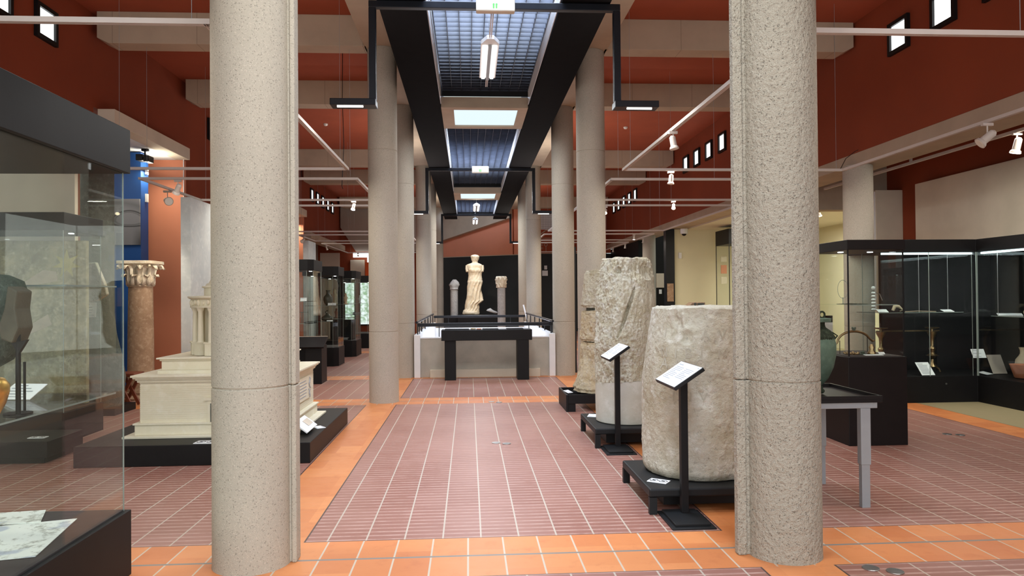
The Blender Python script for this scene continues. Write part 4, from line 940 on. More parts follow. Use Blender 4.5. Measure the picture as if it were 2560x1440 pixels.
# ------------------------------------------------------------------ statue group
single('statue_plinth', MB().box(-.45, 1.15, 28.4, 29.9, 0, .86), 'black', 'broad black plinth under the draped statue', 'plinth', bevel=.01)
def statue():
    zb = .865; H = 2.40; s = H/1075; X0 = .255; y0 = 29.0
    t = thing('statue', (X0, y0, zb), 'warm marble statue of a draped armless woman on a black plinth', 'statue')
    # outline from foot to crown: z fraction, left, right (px from axis 675), depth
    T = [(1180, 445, 752, .30), (1150, 450, 752, .30), (1115, 462, 745, .28), (1090, 492, 742, .25), (1060, 497, 742, .24), (1000, 500, 745, .24), (960, 505, 800, .24), (930, 508, 830, .23), (895, 514, 812, .23),
         (850, 520, 800, .235), (800, 530, 792, .235), (740, 536, 786, .235), (680, 544, 790, .235), (620, 549, 800, .235), (580, 550, 803, .23), (540, 552, 800, .22), (510, 556, 798, .21), (480, 560, 796, .20), (440, 556, 800, .21),
         (410, 546, 812, .22), (380, 532, 820, .22), (340, 520, 820, .21), (300, 519, 812, .20), (282, 535, 795, .18), (268, 575, 765, .15), (255, 615, 735, .12), (240, 626, 724, .11), (225, 628, 722, .115),
         (205, 622, 732, .13), (185, 616, 742, .15), (160, 610, 748, .16), (140, 606, 748, .165), (122, 615, 738, .15), (110, 635, 718, .11), (105, 655, 698, .05)]
    # densify
    D = []
    for a, b in zip(T, T[1:]):
        n = max(1, int((a[0]-b[0])/9))
        for k in range(n): u = k/n; D.append(tuple(a[i]*(1-u)+b[i]*u for i in range(4)))
    D.append(T[-1]); mb = MB(); N = 72; rings = []
    for (py, l, r, dp) in D:
        z = zb+(1180-py)*s; cx = X0+((l+r)/2-675)*s; rx = (r-l)/2*s; ry = min(dp, rx*.95)
        ring = []
        for i in range(N):
            th = 2*PI*i/N; c, sn = math.cos(th), math.sin(th); f = 0.0
            front = max(0, -sn)
            if py > 560 and py < 1085:    # diagonal skirt folds sweeping down to the left foot
                ph = (c*9.5 + (py-560)/62.0*(1.0+.25*c)); f = .034*math.sin(ph*1.35)*(.45+.55*front)*min(1, (py-560)/120)
                f += .012*math.sin(22*th+py*.02)
            if 1085 <= py < 1125: f = .018*math.sin(16*th)
            if 565 <= py < 625: f += .014*math.sin((py-565)/60*PI)*(.4+.6*abs(math.cos(th*1.0+.6)))
            if 370 < py < 560: f = .010*math.sin(26*th)*front + .008*math.sin(13*th+py*.05)
            if 350 < py < 440: f += .045*front*(math.exp(-((c-.42)/.28)**2)+math.exp(-((c+.42)/.28)**2))*math.sin((py-350)/90*PI)
            if 112 < py < 235:            # head: brow, nose, chin, eyes
                if front > .5:
                    f += .03*math.exp(-(c/.14)**2)*math.exp(-((py-188)/16)**2)
                    f -= .018*(math.exp(-((c-.36)/.16)**2)+math.exp(-((c+.36)/.16)**2))*math.exp(-((py-175)/9)**2)
                    f += .012*math.exp(-(c/.3)**2)*math.exp(-((py-212)/8)**2)
                    f -= .008*math.exp(-(c/.25)**2)*math.exp(-((py-203)/4)**2)
                else: f += .014*math.sin(18*th)
                if py < 165: f += .012*math.sin(14*th+py*.3)
            f += .006*fbm((cx+c*rx, sn*ry, z), 9, 2)
            ring.append(mb.b.verts.new((cx+(rx+f)*c, y0+(ry+f)*sn, z)))
        rings.append(ring)
    for a, b in zip(rings, rings[1:]):
        for i in range(N): mb.b.faces.new([a[i], a[(i+1) % N], b[(i+1) % N], b[i]])
    mb.b.faces.new(rings[0][::-1]); mb.b.faces.new(rings[-1])
    P('figure', mb, 'plinthstone', t, smooth=True, angle=100)
    for sd, x in ((-1, X0-.30), (1, X0+.285)):
        P('arm_stump', MB().tube([(x, y0, zb+(1180-300)*s), (x+sd*.01, y0-.02, zb+(1180-360)*s), (x+sd*.0, y0-.05, zb+(1180-415)*s)], [.075, .078, .062], 16), 'plinthstone', t, smooth=True)
    P('rock_base', MB().lathe([(.33, zb), (.34, zb+.06), (.31, zb+.13), (.2, zb+.15)], (X0-.17, y0, 0), 30, lambda th, z, r: (.03*fbm((math.cos(th), math.sin(th), z), 3), 0, 0, 0)), 'plinthstone', t, smooth=True, angle=80)
statue()
t = thing('ancient_column', (-.32, 29.6, .8), 'short grey column with a broken capital left of the statue', 'ancient column')
single('low_black_plinth', MB().box(-1.0, -.46, 29.3, 29.95, 0, .80), 'black', 'black block under the short broken column left of the statue', 'plinth')
x = -.60
t.location = (x, 29.6, .8)
P('shaft', MB().lathe([(.155, .8), (.155, 1.86)], (x, 29.6, 0), 32), 'greystone', t, smooth=True)
P('broken_capital', MB().lathe([(.165, 1.86), (.19, 1.88), (.17, 1.91), (.19, 2.0), (.21, 2.06), (.15, 2.18), (.06, 2.28)], (x, 29.6, 0), 24, lambda th, z, r: (.03*fbm((math.cos(th), math.sin(th), z), 4), .06*(z-1.9)*(z > 1.9), 0, 0)), 'greystone', t, smooth=True, angle=50)
t = thing('ancient_column', (1.22, 27.0, 0), 'slender grey column with a carved capital right of the statue', 'ancient column')
P('shaft', MB().lathe([(.15, 0), (.15, 1.90)], (1.225, 27, 0), 32), 'greystone', t, smooth=True)
P('capital', MB().lathe([(.155, 1.90), (.18, 1.92), (.175, 1.98), (.20, 2.05), (.185, 2.08), (.215, 2.2), (.21, 2.28), (.17, 2.33)], (1.225, 27, 0), 40, lambda th, z, r: (.028*math.sin(8*th+z*30)+.02*fbm((math.cos(th), math.sin(th), z), 5), 0, 0, 0)), 'cap', t, smooth=True, angle=50)
single('stone_fragment', MB().lathe([(.14, .93), (.17, .96), (.14, 1.02), (.05, 1.06)], (.92, 28.6, 0), 20, lambda th, z, r: (.35*r*abs(math.cos(th))+.02*fbm((math.cos(th), math.sin(th), z), 3), 0, 0, -.05*math.cos(th))), 'greystone', 'pale elongated stone lying right of the statue foot', 'fragment', smooth=True, angle=80)

# ------------------------------------------------------------------ milestones
def bench(x0, x1, y0, y1, h, lb, th=.062):
    t = thing('stone_plinth', ((x0+x1)/2, (y0+y1)/2, 0), lb, 'plinth', 'black steel benches under the milestones')
    P('top_plate', MB().box(x0, x1, y0, y1, h-th, h), 'charcoal', t, bevel=.012)
    for a, b in ((y0, y0+.045), (y1-.045, y1)): P('leg', MB().box(x0, x0+.055, a, b, 0, h-th), 'charcoal', t)
    P('inner_box', MB().box(x0+.14, x1-.04, y0+.14, y1-.02, 0.03, h-th), 'black', t)
    return t
bench(1.30, 2.28, 5.16, 6.09, .185, 'black steel bench plinth under the inscribed milestone in front')
bench(1.305, 2.25, 7.43, 8.42, .205, 'black steel bench plinth under the tall pitted milestone')
t = thing('stone_plinth', (1.8, 10.2, 0), 'open black box plinth under the farthest milestone', 'plinth', 'black steel benches under the milestones')
mb = MB().box(1.32, 1.35, 9.78, 10.6, .0, .235).box(1.35, 2.3, 9.78, 9.81, .11, .235).box(1.35, 2.3, 10.57, 10.6, .11, .235).box(1.35, 2.3, 10.15, 10.18, .11, .235)
P('frame', mb, 'black', t, bevel=.004)
P('leg', MB().box(1.35, 1.45, 9.79, 9.85, 0, .11).box(2.0, 2.1, 9.79, 9.85, 0, .11), 'black', t)
P('tray', MB().box(1.6, 2.3, 9.82, 10.56, .17, .21), 'black', t)

def text_on(t, s, cx, cy, r, z, ang0, size, mat='ms_c', depth=.004, rfun=None):
    """inscription wrapped on a cylinder; ang0 = angle of first letter centre"""
    cu = bpy.data.curves.new('txt', 'FONT'); cu.body = s; cu.size = size; cu.extrude = .002; cu.space_character = 1.25
    o = bpy.data.objects.new('txt', cu); COL.objects.link(o); bpy.context.view_layer.update()
    me = o.to_mesh(); mb = MB(); mb.b.from_mesh(me); o.to_mesh_clear(); bpy.data.objects.remove(o)
    bmesh.ops.subdivide_edges(mb.b, edges=[e for e in mb.b.edges if e.calc_length() > size*.35], cuts=2)
    for v in mb.b.verts:
        a = ang0 + v.co.x/r; zz = z+v.co.y; rr = (rfun(a, zz) if rfun else r) + v.co.z*1.0 + depth*.5
        v.co = (cx+rr*math.cos(a), cy+rr*math.sin(a), zz)
    P('inscription', mb, mat, t)
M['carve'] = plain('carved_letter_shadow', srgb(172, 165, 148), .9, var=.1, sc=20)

def milestone_a():
    cx, cy, R = 1.835, 5.72, .435; z0 = .19; H = 1.49
    t = thing('milestone', (cx, cy, z0), 'broad inscribed grey limestone milestone nearest the right foreground column', 'milestone', 'milestones')
    def rad(a, z):
        u = (z-z0)/(H-z0); r = R*(1-.02*u)
        lf = max(0, -math.cos(a))                 # upper left leans inwards
        r -= .085*lf*max(0, (u-.55)/.45)**1.2
        r += .009*fbm((math.cos(a)*1.2, math.sin(a)*1.2, z), 1.8) + .005*fbm((math.cos(a)*3, math.sin(a)*3, z*3), 3) + .0022*noise.noise(Vector((math.cos(a)*R, math.sin(a)*R, z))*38)
        w1 = noise.voronoi(Vector((math.cos(a)*R, math.sin(a)*R, z*.8))*9)[0][0]; r -= .010*max(0, .22-w1)/.22
        # chips on the upper left
        for (aa, zz, w, d) in ((-2.35, 1.33, .11, .035), (-2.2, 1.42, .10, .03), (-2.6, 1.12, .09, .02), (-1.9, 1.44, .12, .02), (-2.05, 1.27, .06, .03)):
            q = ((a-aa)*R/w)**2+((z-zz)/w)**2
            if q < 1: r -= d*(1-q)*(.7+.6*fbm((a*6, z*8, 3), 1.5))
        if u < .05: r -= .03*(1-u/.05)**2
        return r
    mb = MB(); N, K = 300, 200; rings = []
    for k in range(K+1):
        z = z0+(H-z0)*k/K; ring = []
        for i in range(N):
            a = -PI+2*PI*i/N; r = rad(a, z); zz = z
            if k == K: zz += .012*fbm((math.cos(a), math.sin(a), 5), 2)-.01*max(0, math.cos(a))
            ring.append(mb.b.verts.new((cx+r*math.cos(a), cy+r*math.sin(a), zz)))
        rings.append(ring)
    for a, b in zip(rings, rings[1:]):
        for i in range(N): mb.b.faces.new([a[i], a[(i+1) % N], b[(i+1) % N], b[i]])
    prev = rings[-1]
    for f in (.92, .75, .5, .2):
        ring = [mb.b.verts.new((cx+(v.co.x-cx)/(1 if f == .92 else pf)*f, cy+(v.co.y-cy)/(1 if f == .92 else pf)*f, H+.012+.015*fbm((v.co.x*3, v.co.y*3, f), 2))) for v in prev]
        for i in range(N): mb.b.faces.new([prev[i], prev[(i+1) % N], ring[(i+1) % N], ring[i]])
        prev = ring; pf = f
    mb.b.faces.new(prev); mb.b.faces.new(rings[0][::-1])
    P('drum', mb, 'ms_a', t, smooth=True, angle=75)
    for s, zz, a0, sz in (('A V R', 1.255, -1.80, .11), ('N I B I  M C V S', 1.115, -2.62, .11), ('A N O', 1.03, -2.58, .115), ('C I N V', .79, -2.60, .10), ('I', 1.27, -2.55, .1)):
        text_on(t, s, cx, cy, R, zz, a0, sz, 'carve', .002, rad)
milestone_a()
def milestone_b():
    cx, cy = 1.735, 7.90; z0 = .205; H = 1.99; R = .335
    t = thing('milestone', (cx, cy, z0), 'tallest pitted limestone milestone with a deep diagonal gash', 'milestone', 'milestones')
    def rad(a, z):
        u = (z-z0)/(H-z0); r = R*(.985+.03*math.sin(u*2.2))
        r -= .06*max(0, (u-.72)/.28)**1.5
        r -= .03*max(0, -math.cos(a))*max(0, (u-.5)/.5)
        rough = 1 if z > .58+.05*math.cos(a*1.0+1.5) else 0
        if rough:
            left = max(0, -math.cos(a-.35)); f = .4+.6*left
            r += .024*f*fbm((math.cos(a)*2, math.sin(a)*2, z*2), 2.6) + .012*f*fbm((math.cos(a)*5, math.sin(a)*5, z*5), 4) - .008
            w1 = noise.voronoi(Vector((math.cos(a)*R, math.sin(a)*R, z))*21)[0][0]; r -= .020*f*max(0, .34-w1)/.34
            w2 = noise.noise(Vector((math.cos(a)*R, math.sin(a)*R, z))*34); r += .0055*f*w2
            if z > 1.75: r += .02*fbm((math.cos(a)*3, math.sin(a)*3, z*4), 3)
            # diagonal gash
            sx = a+1.72; line = (z-1.42)-(sx*.9); q = (line/.07)**2+((z-1.42)/.30)**2
            if q < 1: r -= .10*(1-q)*(.6+.7*abs(fbm((a*7, z*9, 2), 1.5)))
            for (aa, zz, w, d) in ((-2.05, 1.86, .05, .06), (-1.35, 1.88, .12, .03), (-2.5, .96, .06, .035), (-.9, 1.85, .10, .04)):
                q = ((a-aa)*R/w)**2+((z-zz)/w)**2
                if q < 1: r -= d*(1-q)
        return r
    for nm_, ks, mat in (('rough_shaft', (.24, 1), 'ms_b'), ('smooth_foot', (0, .24), 'ms_smooth')):
        mb = MB(); N = 300; K = int(240*(ks[1]-ks[0])); rings = []
        for k in range(K+1):
            u = ks[0]+(ks[1]-ks[0])*k/K; ring = []
            for i in range(N):
                a = -PI+2*PI*i/N; z = z0+(H-z0)*u; 
                wob = .04*math.cos(a+1.2); zz = z
                if nm_ == 'rough_shaft': zz += wob*(1-(u-ks[0])/(1-ks[0]))**3
                else: zz += wob*(u/ks[1])**2
                if nm_ == 'rough_shaft' and k == K: zz += .02*fbm((math.cos(a)*2, math.sin(a)*2, 1), 2)-.05*max(0, math.cos(a)-.4)
                r = rad(a, zz)
                if nm_ == 'smooth_foot': r = R*(.99+.02*math.sin(u/ks[1]*2.5))-(.025 if k == 0 else 0)
                ring.append(mb.b.verts.new((cx+r*math.cos(a), cy+r*math.sin(a), zz)))
            rings.append(ring)
        for a, b in zip(rings, rings[1:]):
            for i in range(N): mb.b.faces.new([a[i], a[(i+1) % N], b[(i+1) % N], b[i]])
        if nm_ == 'rough_shaft':
            prev = rings[-1]; pf = 1
            for f in (.85, .6, .3):
                ring = [mb.b.verts.new((cx+(v.co.x-cx)/pf*f, cy+(v.co.y-cy)/pf*f, H+.01+.02*fbm((v.co.x*4, v.co.y*4, f), 2))) for v in prev]
                for i in range(N): mb.b.faces.new([prev[i], prev[(i+1) % N], ring[(i+1) % N], ring[i]])
                prev = ring; pf = f
            mb.b.faces.new(prev)
        else: mb.b.faces.new(rings[0][::-1])
        P(nm_, mb, mat, t, smooth=True, angle=75)
milestone_b()
def milestone_c():
    cx, cy = 1.93, 10.2; t = thing('milestone', (cx, cy, .235), 'tawny broken milestone of stacked blocks, farthest of the three, half hidden', 'milestone', 'milestones')
    blocks = [('lower_block', .237, .93, .45, .33), ('middle_block', .945, 1.40, .335, .32), ('upper_block', 1.42, 1.94, .325, .27)]
    for nm_, a0, a1, r0, r1 in blocks:
        mb = MB(); N, K = 200, 60; rings = []
        for k in range(K+1):
            u = k/K; z = a0+(a1-a0)*u; ring = []
            base = (r0+(r1-r0)*min(1, u*1.5) if nm_ == 'lower_block' else r0+(r1-r0)*u)
            for i in range(N):
                a = 2*PI*i/N; r = base+.03*fbm((math.cos(a)*1.5, math.sin(a)*1.5, z*1.6), 2.2)+.014*fbm((math.cos(a)*5, math.sin(a)*5, z*6), 3)+.005*noise.noise(Vector((math.cos(a)*.35, math.sin(a)*.35, z))*34)
                if u < .06 or u > .94: r -= .02
                if nm_ == 'upper_block' and k == K: z2 = z+.03*fbm((math.cos(a), math.sin(a), 1), 2)
                else: z2 = z+(.03*math.cos(a)*(1 if nm_ == 'middle_block' and u > .9 else 0))
                ring.append(mb.b.verts.new((cx+r*math.cos(a), cy+r*math.sin(a), z2)))
            rings.append(ring)
        for a, b in zip(rings, rings[1:]):
            for i in range(N): mb.b.faces.new([a[i], a[(i+1) % N], b[(i+1) % N], b[i]])
        mb.b.faces.new(rings[0][::-1]); mb.b.faces.new(rings[-1])
        P(nm_, mb, 'ms_c' if nm_ != 'upper_block' else 'ms_b', t, smooth=True, angle=75)
    P('dark_core', MB().cyl((cx, cy, .8), (cx, cy, 1.6), .25, n=32), 'darkstone', t)
milestone_c()
pictocard((1.42, 5.36, .187), -.62, 'white pictogram card at the corner of the nearest milestone bench', .15, .10)
card('folded_card', (1.42, 8.18, .206), .13, .1, -.4, .15, 'curled white card on the bench of the tall pitted milestone', 2)
card('folded_card', (1.375, 9.98, .236), .1, .1, .7, .3, 'small white card on the open box plinth of the farthest milestone', 2)

def info_stand(px, py, lowx, hix, yn, yf, lb, dz=0):
    t = thing('information_stand', (px, py, 0), lb, 'information stand', 'black information stands')
    b = P('base_plate', MB().box(px-.175, px+.13, py-.31, py+.11, 0, .012), 'charcoal', t, bevel=.003)
    P('upper_plate', MB().box(px-.145, px+.10, py-.27, py+.08, .012, .03), 'charcoal', t, bevel=.003)
    P('post', MB().box(px-.026, px+.026, py-.026, py+.026, .03, 1.0), 'black', t, bevel=.003)
    zl, zh = .965+dz, 1.10+dz; ax = Vector((0, -1, 0)); ay = Vector((hix-lowx, 0, zh-zl)).normalized(); n = ax.cross(ay)
    if n.z < 0: n = -n
    c = Vector(((lowx+hix)/2, (yn+yf)/2, (zl+zh)/2)); hh = math.hypot(hix-lowx, zh-zl)/2; hw = (yf-yn)/2
    P('sign_tray', MB().obox(c-n*.014, (hw, hh, .013), (ax, ay, n)), 'black', t, bevel=.003)
    s = P('sign_sheet', MB().obox(c+n*.0005, (hw-.006, hh-.006, .001), (ax, ay, n)), 'paper', t)
    mb = MB(); mb.obox(c+n*.002+ay*hh*.72-ax*hw*.62, (hw*.2, hh*.035, .0004), (ax, ay, n))
    for col in (-1, 1):
        for i in range(9):
            v = hh*(.5-.13*i); w = hw*(.36 if i % 4 != 3 else .2)
            if col == 1 and i > 6: continue
            mb.obox(c+n*.002+ay*v+ax*(col*hw*.45-(hw*.36-w)), (w, hh*.022, .0004), (ax, ay, n))
    mb.obox(c+n*.002+ay*hh*.8+ax*hw*.85, (hw*.05, hh*.04, .0004), (ax, ay, n))
    P('printed_text', mb, 'ink', s)
info_stand(1.54, 5.11, 1.385, 1.59, 4.81, 5.30, 'black post stand with white text sheet before the inscribed milestone')
info_stand(1.535, 7.40, 1.36, 1.56, 6.95, 7.40, 'black post stand with white text sheet before the tall pitted milestone')
# floor sockets
def socket(x, y, lb):
    t = thing('floor_socket', (x, y, 0), lb, 'floor socket', 'round metal floor sockets')
    for dx, dy in ((-.055, .03), (.055, -.03)):
        P('disc', MB().cyl((x+dx, y+dy, 0), (x+dx, y+dy, .006), .048, n=24), 'chrome', t, bevel=.002)
socket(.34, 7.79, 'pair of round metal floor sockets in the middle of the nave'); socket(.385, 10.81, 'pair of floor sockets on the second orange cross strip')
socket(2.37, 4.02, 'pair of floor sockets at the bottom right near the foreground column'); socket(5.41, 7.75, 'pair of floor sockets on the right aisle floor')

# ================================================================== RIGHT SIDE
t = thing('urn_table', (2.72, 5.55, 0), 'table with dark rimmed top on pale grey telescopic legs beside the right foreground column', 'table')
x0, x1, y0, y1 = 2.36, 3.06, 5.16, 5.93
P('top', MB().box(x0, x1, y0, y1, .785, .81), 'brownblack', t, bevel=.003)
mb = MB().box(x0, x1, y0, y0+.02, .81, .835).box(x0, x1, y1-.02, y1, .81, .835).box(x0, x0+.02, y0+.02, y1-.02, .81, .835).box(x1-.02, x1, y0+.02, y1-.02, .81, .835)
P('rim', mb, 'brownblack', t)
P('frame', MB().box(x0+.03, x1-.03, y0+.02, y0+.07, .74, .785).box(x0+.03, x1-.03, y1-.07, y1-.02, .74, .785).box(x0+.03, x0+.08, y0+.07, y1-.07, .74, .785).box(x1-.08, x1-.03, y0+.07, y1-.07, .74, .785), 'grey', t, bevel=.004)
for x in (x0+.08, x1-.12):
    for y in (y0+.05, y1-.05):
        l = P('leg', MB().box(x-.038, x+.038, y-.028, y+.028, .32, .74), 'grey', t, bevel=.004)
        P('lower_leg', MB().box(x-.032, x+.032, y-.022, y+.022, 0, .32), 'grey', l, bevel=.003)
t = thing('bronze_urn', (2.69, 5.55, .81), 'green bronze urn with dark relief shoulder on the dark table', 'urn'); u = (2.69, 5.55)
P('body', MB().lathe([(.06, .86), (.09, .87), (.14, .93), (.18, 1.02), (.20, 1.12), (.20, 1.2), (.185, 1.26)], (u[0], u[1], 0), 48), 'urn', t, smooth=True)
P('relief_shoulder', MB().lathe([(.187, 1.22), (.192, 1.26), (.16, 1.305), (.125, 1.33), (.118, 1.355), (.118, 1.375)], (u[0], u[1], 0), 64, lambda th, z, r: (.008*math.sin(11*th+z*60)*(.5+.5*math.sin(5*th)), 0, 0, 0)), 'urndark', t, smooth=True)
P('rim', MB().lathe([(.12, 1.37), (.165, 1.375), (.168, 1.40), (.12, 1.405)], (u[0], u[1], 0), 48), 'urn', t, smooth=True)
mb = MB()
for k in range(3):
    a = 2*PI*k/3-.9; x, y = u[0]+.09*math.cos(a), u[1]+.09*math.sin(a)
    P('claw_foot', MB().ball((x, y, .834), .022, (1.4, 1.4, 1)).ball((x, y, .858), .018, (1, 1, 1.4)), 'urndark', t, smooth=True)
P('ring_handle', MB().tube([(u[0]+.07+.022*math.cos(q*PI/5), u[1]-.08, 1.43+.025*math.sin(q*PI/5)) for q in range(11)], .008, 8), 'urndark', t, smooth=True)
P('side_handle', MB().tube([(u[0]+.15, u[1], 1.30), (u[0]+.19, u[1]-.01, 1.285), (u[0]+.23, u[1]-.01, 1.26), (u[0]+.20, u[1], 1.22)], .006, 8), 'urndark', t, smooth=True)
# pedestal case
t = showcase('pedestal_case', 3.95, 4.585, 7.28, 8.1, .925, 2.05, 2.155, 'glass pedestal showcase on a tall dark base in the right aisle', mat='brownblack', lockface=False, shelves=(1.47,), lights=True)
for xx in (3.963, 4.56): P('corner_post', MB().box(xx, xx+.012, 7.293, 7.305, .93, 2.05), 'black', t)
hc = []
for k in range(15):
    a = PI*(.98-.86*k/14); hc.append((4.19+.185*math.cos(a), 7.6, 1.06+.12*math.sin(a)))
hc = [(3.99, 7.6, 1.045)] + hc + [(4.40, 7.6, 1.07), (4.42, 7.6, 1.08)]
t = thing('bronze_fitting', (4.2, 7.6, .935), 'curved bronze vessel fitting with a knob standing in the pedestal case', 'bronze fitting')
P('arc', MB().tube(hc, [.010+.004*math.sin(k/len(hc)*PI) for k in range(len(hc))], 10), 'brass', t, smooth=True)
P('finial', MB().ball((4.19, 7.6, 1.20), .018).ball((4.175, 7.6, 1.215), .011).ball((4.205, 7.6, 1.215), .011), 'bronze', t, smooth=True)
P('mount', MB().cyl((4.03, 7.6, .934), (4.03, 7.6, 1.08), .004, n=6).cyl((4.34, 7.6, .934), (4.34, 7.6, 1.12), .004, n=6), 'black', t)
rnd = random.Random(5)
def small_bronze(x, y, z, r, mat, lb, grp='bronzes in the pedestal case', h=.05, nm_='small_bronze'):
    return single(nm_, MB().lathe([(r*.9, z), (r, z+h*.2), (r*.5, z+h*.45), (r*.7, z+h*.7), (r*.3, z+h)], (x, y, 0), 20, lambda th, zz, q: (.1*q*math.sin(4*th), 0, 0, 0)), mat, lb, 'bronze object', grp, smooth=True, angle=60)
small_bronze(4.33, 7.5, .934, .045, 'brass', 'brass lamp foot with a knob in the pedestal case', h=.11)
small_bronze(4.22, 7.48, .934, .04, 'bronze', 'low bronze ornament beside the brass lamp foot', h=.04)
t = thing('bronze_ring', (4.08, 7.45, .934), 'bronze ring with round knobs at the left of the pedestal case deck', 'ring')
P('ring', MB().tube([(4.08+.07*math.cos(k*PI/10), 7.45+.07*math.sin(k*PI/10), .95) for k in range(21)], .008, 8), 'brass', t, smooth=True)
mb = MB()
for k in range(7): mb.ball((4.08+.07*math.cos(k*PI/3.5), 7.45+.07*math.sin(k*PI/3.5), .957), .014)
P('knobs', mb, 'brass', t, smooth=True)
card('label_card', (4.28, 7.38, .934), .2, .05, 0, .1, 'long cream label at the front of the pedestal case', 1)
card('label_card', (4.44, 7.5, .934), .06, .05, -.3, .4, 'little white label at the right end of the pedestal case deck', 1)
single('curved_blade', MB().tube([(4.0, 7.6, 1.478), (4.15, 7.58, 1.48), (4.35, 7.6, 1.478)], [.003, .006, .002], 6), 'bronze', 'thin metal blade lying on the glass shelf of the pedestal case', 'blade', smooth=True)
t = thing('glass_dish', (4.13, 7.65, 1.475), 'clear round glass dish standing on edge in the pedestal case', 'dish')
P('dish', MB().tube([(4.10+.06*math.cos(k*PI/12), 7.65, 1.64+.10*math.sin(k*PI/12)) for k in range(25)], .0025, 6).cyl((4.10, 7.65, 1.476), (4.10, 7.65, 1.55), .005), 'glassedge', t, smooth=True)
# long corner case
ZG, ZT, ZBS = 2.18, 2.365, .38
t = thing('corner_showcase', (6.9, 10.6, 0), 'large black L-shaped wall showcase filling the right corner', 'showcase')
Lb = [(5.95, 10.03), (7.38, 10.03), (7.38, 5.5), (8.3, 5.5), (8.3, 10.95), (5.95, 10.95)]
P('base', MB().prism(Lb, 0, ZBS), 'black', t, bevel=.004); P('header', MB().prism(Lb, ZG, ZT), 'black', t, bevel=.004)
P('back_panel', MB().box(6.45, 8.3, 10.9, 10.95, ZBS, ZG).box(8.25, 8.3, 5.5, 10.9, ZBS, ZG), 'black', t)
for a, b in ((5.96, 6.66), (6.67, 7.36)):
    P('glass_pane', MB().box(a, b, 10.035, 10.043, ZBS, ZG), 'glass', t)
for a, b in ((5.6, 7.1), (7.11, 8.57), (8.58, 10.02)):
    g = P('glass_pane', MB().box(7.385, 7.393, a, b, ZBS, ZG), 'glass', t); P('pane_edge', MB().box(7.384, 7.392, b-.003, b+.003, ZBS, ZG), 'glassedge', g)
P('glass_pane', MB().box(5.955, 5.963, 10.05, 10.93, ZBS, ZG), 'glass', t)
P('pane_edge', MB().box(6.662, 6.668, 10.03, 10.04, ZBS, ZG).box(7.372, 7.382, 10.025, 10.035, ZBS, ZG).box(7.31, 7.314, 10.03, 10.035, ZBS, ZG), 'glassedge', t)
P('light_strip', MB().box(6.0, 7.36, 10.08, 10.12, ZG-.03, ZG-.005).box(7.43, 7.47, 5.6, 10.0, ZG-.03, ZG-.005), 'tubecool', t)
for z in (1.30, ): P('shelf', MB().box(6.0, 7.3, 10.2, 10.8, z-.004, z+.004), 'glass', t); P('shelf_edge', MB().box(6.0, 7.3, 10.197, 10.2, z-.004, z+.004), 'glassedge', t)
P('shelf', MB().box(7.5, 8.2, 5.7, 9.9, 1.246, 1.254), 'glass', t); P('shelf_edge', MB().box(7.497, 7.5, 5.7, 9.9, 1.246, 1.254), 'glassedge', t)
P('lock', MB().cyl((6.9, 10.024, .27), (6.9, 10.03, .27), .014), 'chrome', t)
P('hanging_rods', MB().cyl((7.2, 10.4, 1.3), (7.2, 10.4, ZG), .004, n=6).cyl((7.45, 9.7, 1.25), (7.45, 9.7, ZG), .004, n=6).cyl((7.5, 8.5, 1.25), (7.5, 8.5, ZG), .005, n=6).cyl((6.75, 10.4, 1.3), (6.75, 10.4, ZG), .004, n=6), 'chrome', t)
area('corner_case_strip', (6.7, 10.1, ZG-.04), (1.3, .04), 3, (.85, .97, 1.0))
area('corner_case_strip', (7.47, 8, ZG-.04), (.04, 3.5), 6, (.85, .97, 1.0))
def candelabrum(x, y, z, lb):
    t = thing('bronze_lampstand', (x, y, z), lb, 'lampstand', 'bronze lampstands in the corner showcase')
    P('stem', MB().lathe([(.03, z+.07), (.07, z+.09), (.03, z+.13), (.022, z+.2), (.05, z+.24), (.09, z+.255), (.05, z+.275), (.03, z+.3), (.045, z+.36), (.022, z+.4), (.03, z+.52), (.06, z+.58), (.075, z+.62)], (x, y, 0), 24), 'brass', t, smooth=True)
    P('pan', MB().lathe([(.03, z+.655), (.09, z+.665), (.10, z+.68), (.08, z+.68)], (x, y, 0), 28), 'brass', t, smooth=True)
    P('neck', MB().cyl((x, y, z+.62), (x, y, z+.66), .02), 'brass', t)
    mb = MB()
    for k in range(3):
        a = k*2*PI/3-.5; mb.tube([(x+.03*math.cos(a), y+.03*math.sin(a), z+.09), (x+.08*math.cos(a), y+.08*math.sin(a), z+.06), (x+.10*math.cos(a), y+.10*math.sin(a), z+.01)], .012, 8)
    P('feet', mb, 'brass', t, smooth=True)
candelabrum(6.18, 10.45, .39, 'bronze lampstand at the left of the corner showcase, seen through the pedestal case'); candelabrum(6.98, 10.45, .39, 'bronze lampstand in the middle of the corner showcase')
t = thing('bronze_tray', (6.6, 10.5, .98), 'faint bronze bar resting between the two lampstands', 'bar'); P('bar', MB().box(6.2, 7.2, 10.60, 10.62, 1.0, 1.02), 'brass', t)
for xx in (6.25, 7.15): P('leg', MB().box(xx, xx+.02, 10.60, 10.62, .39, 1.0), 'black', t)
card('label_sheet', (6.67, 10.16, .389), .2, .24, 0, .8, 'big white text sheet leaning at the front of the corner showcase', 8)
card('label_card', (6.12, 10.3, 1.305), .14, .12, -.2, .35, 'white label on the shelf seen through the pedestal case', 2)
card('label_card', (7.12, 10.3, 1.305), .16, .1, 0, .3, 'white label on the back shelf of the corner showcase', 2)
card('label_card', (7.70, 9.80, 1.255), .3, .12, -.5, .25, 'white label on the right shelf of the corner showcase', 2)
card('label_card', (7.56, 10.12, .389), .18, .14, .5, .2, 'small white label on the floor of the right wing of the corner showcase', 2)
card('label_card', (7.70, 9.40, 1.255), .14, .10, -.5, .25, 'white label at the right edge of the view on the glass shelf', 2)
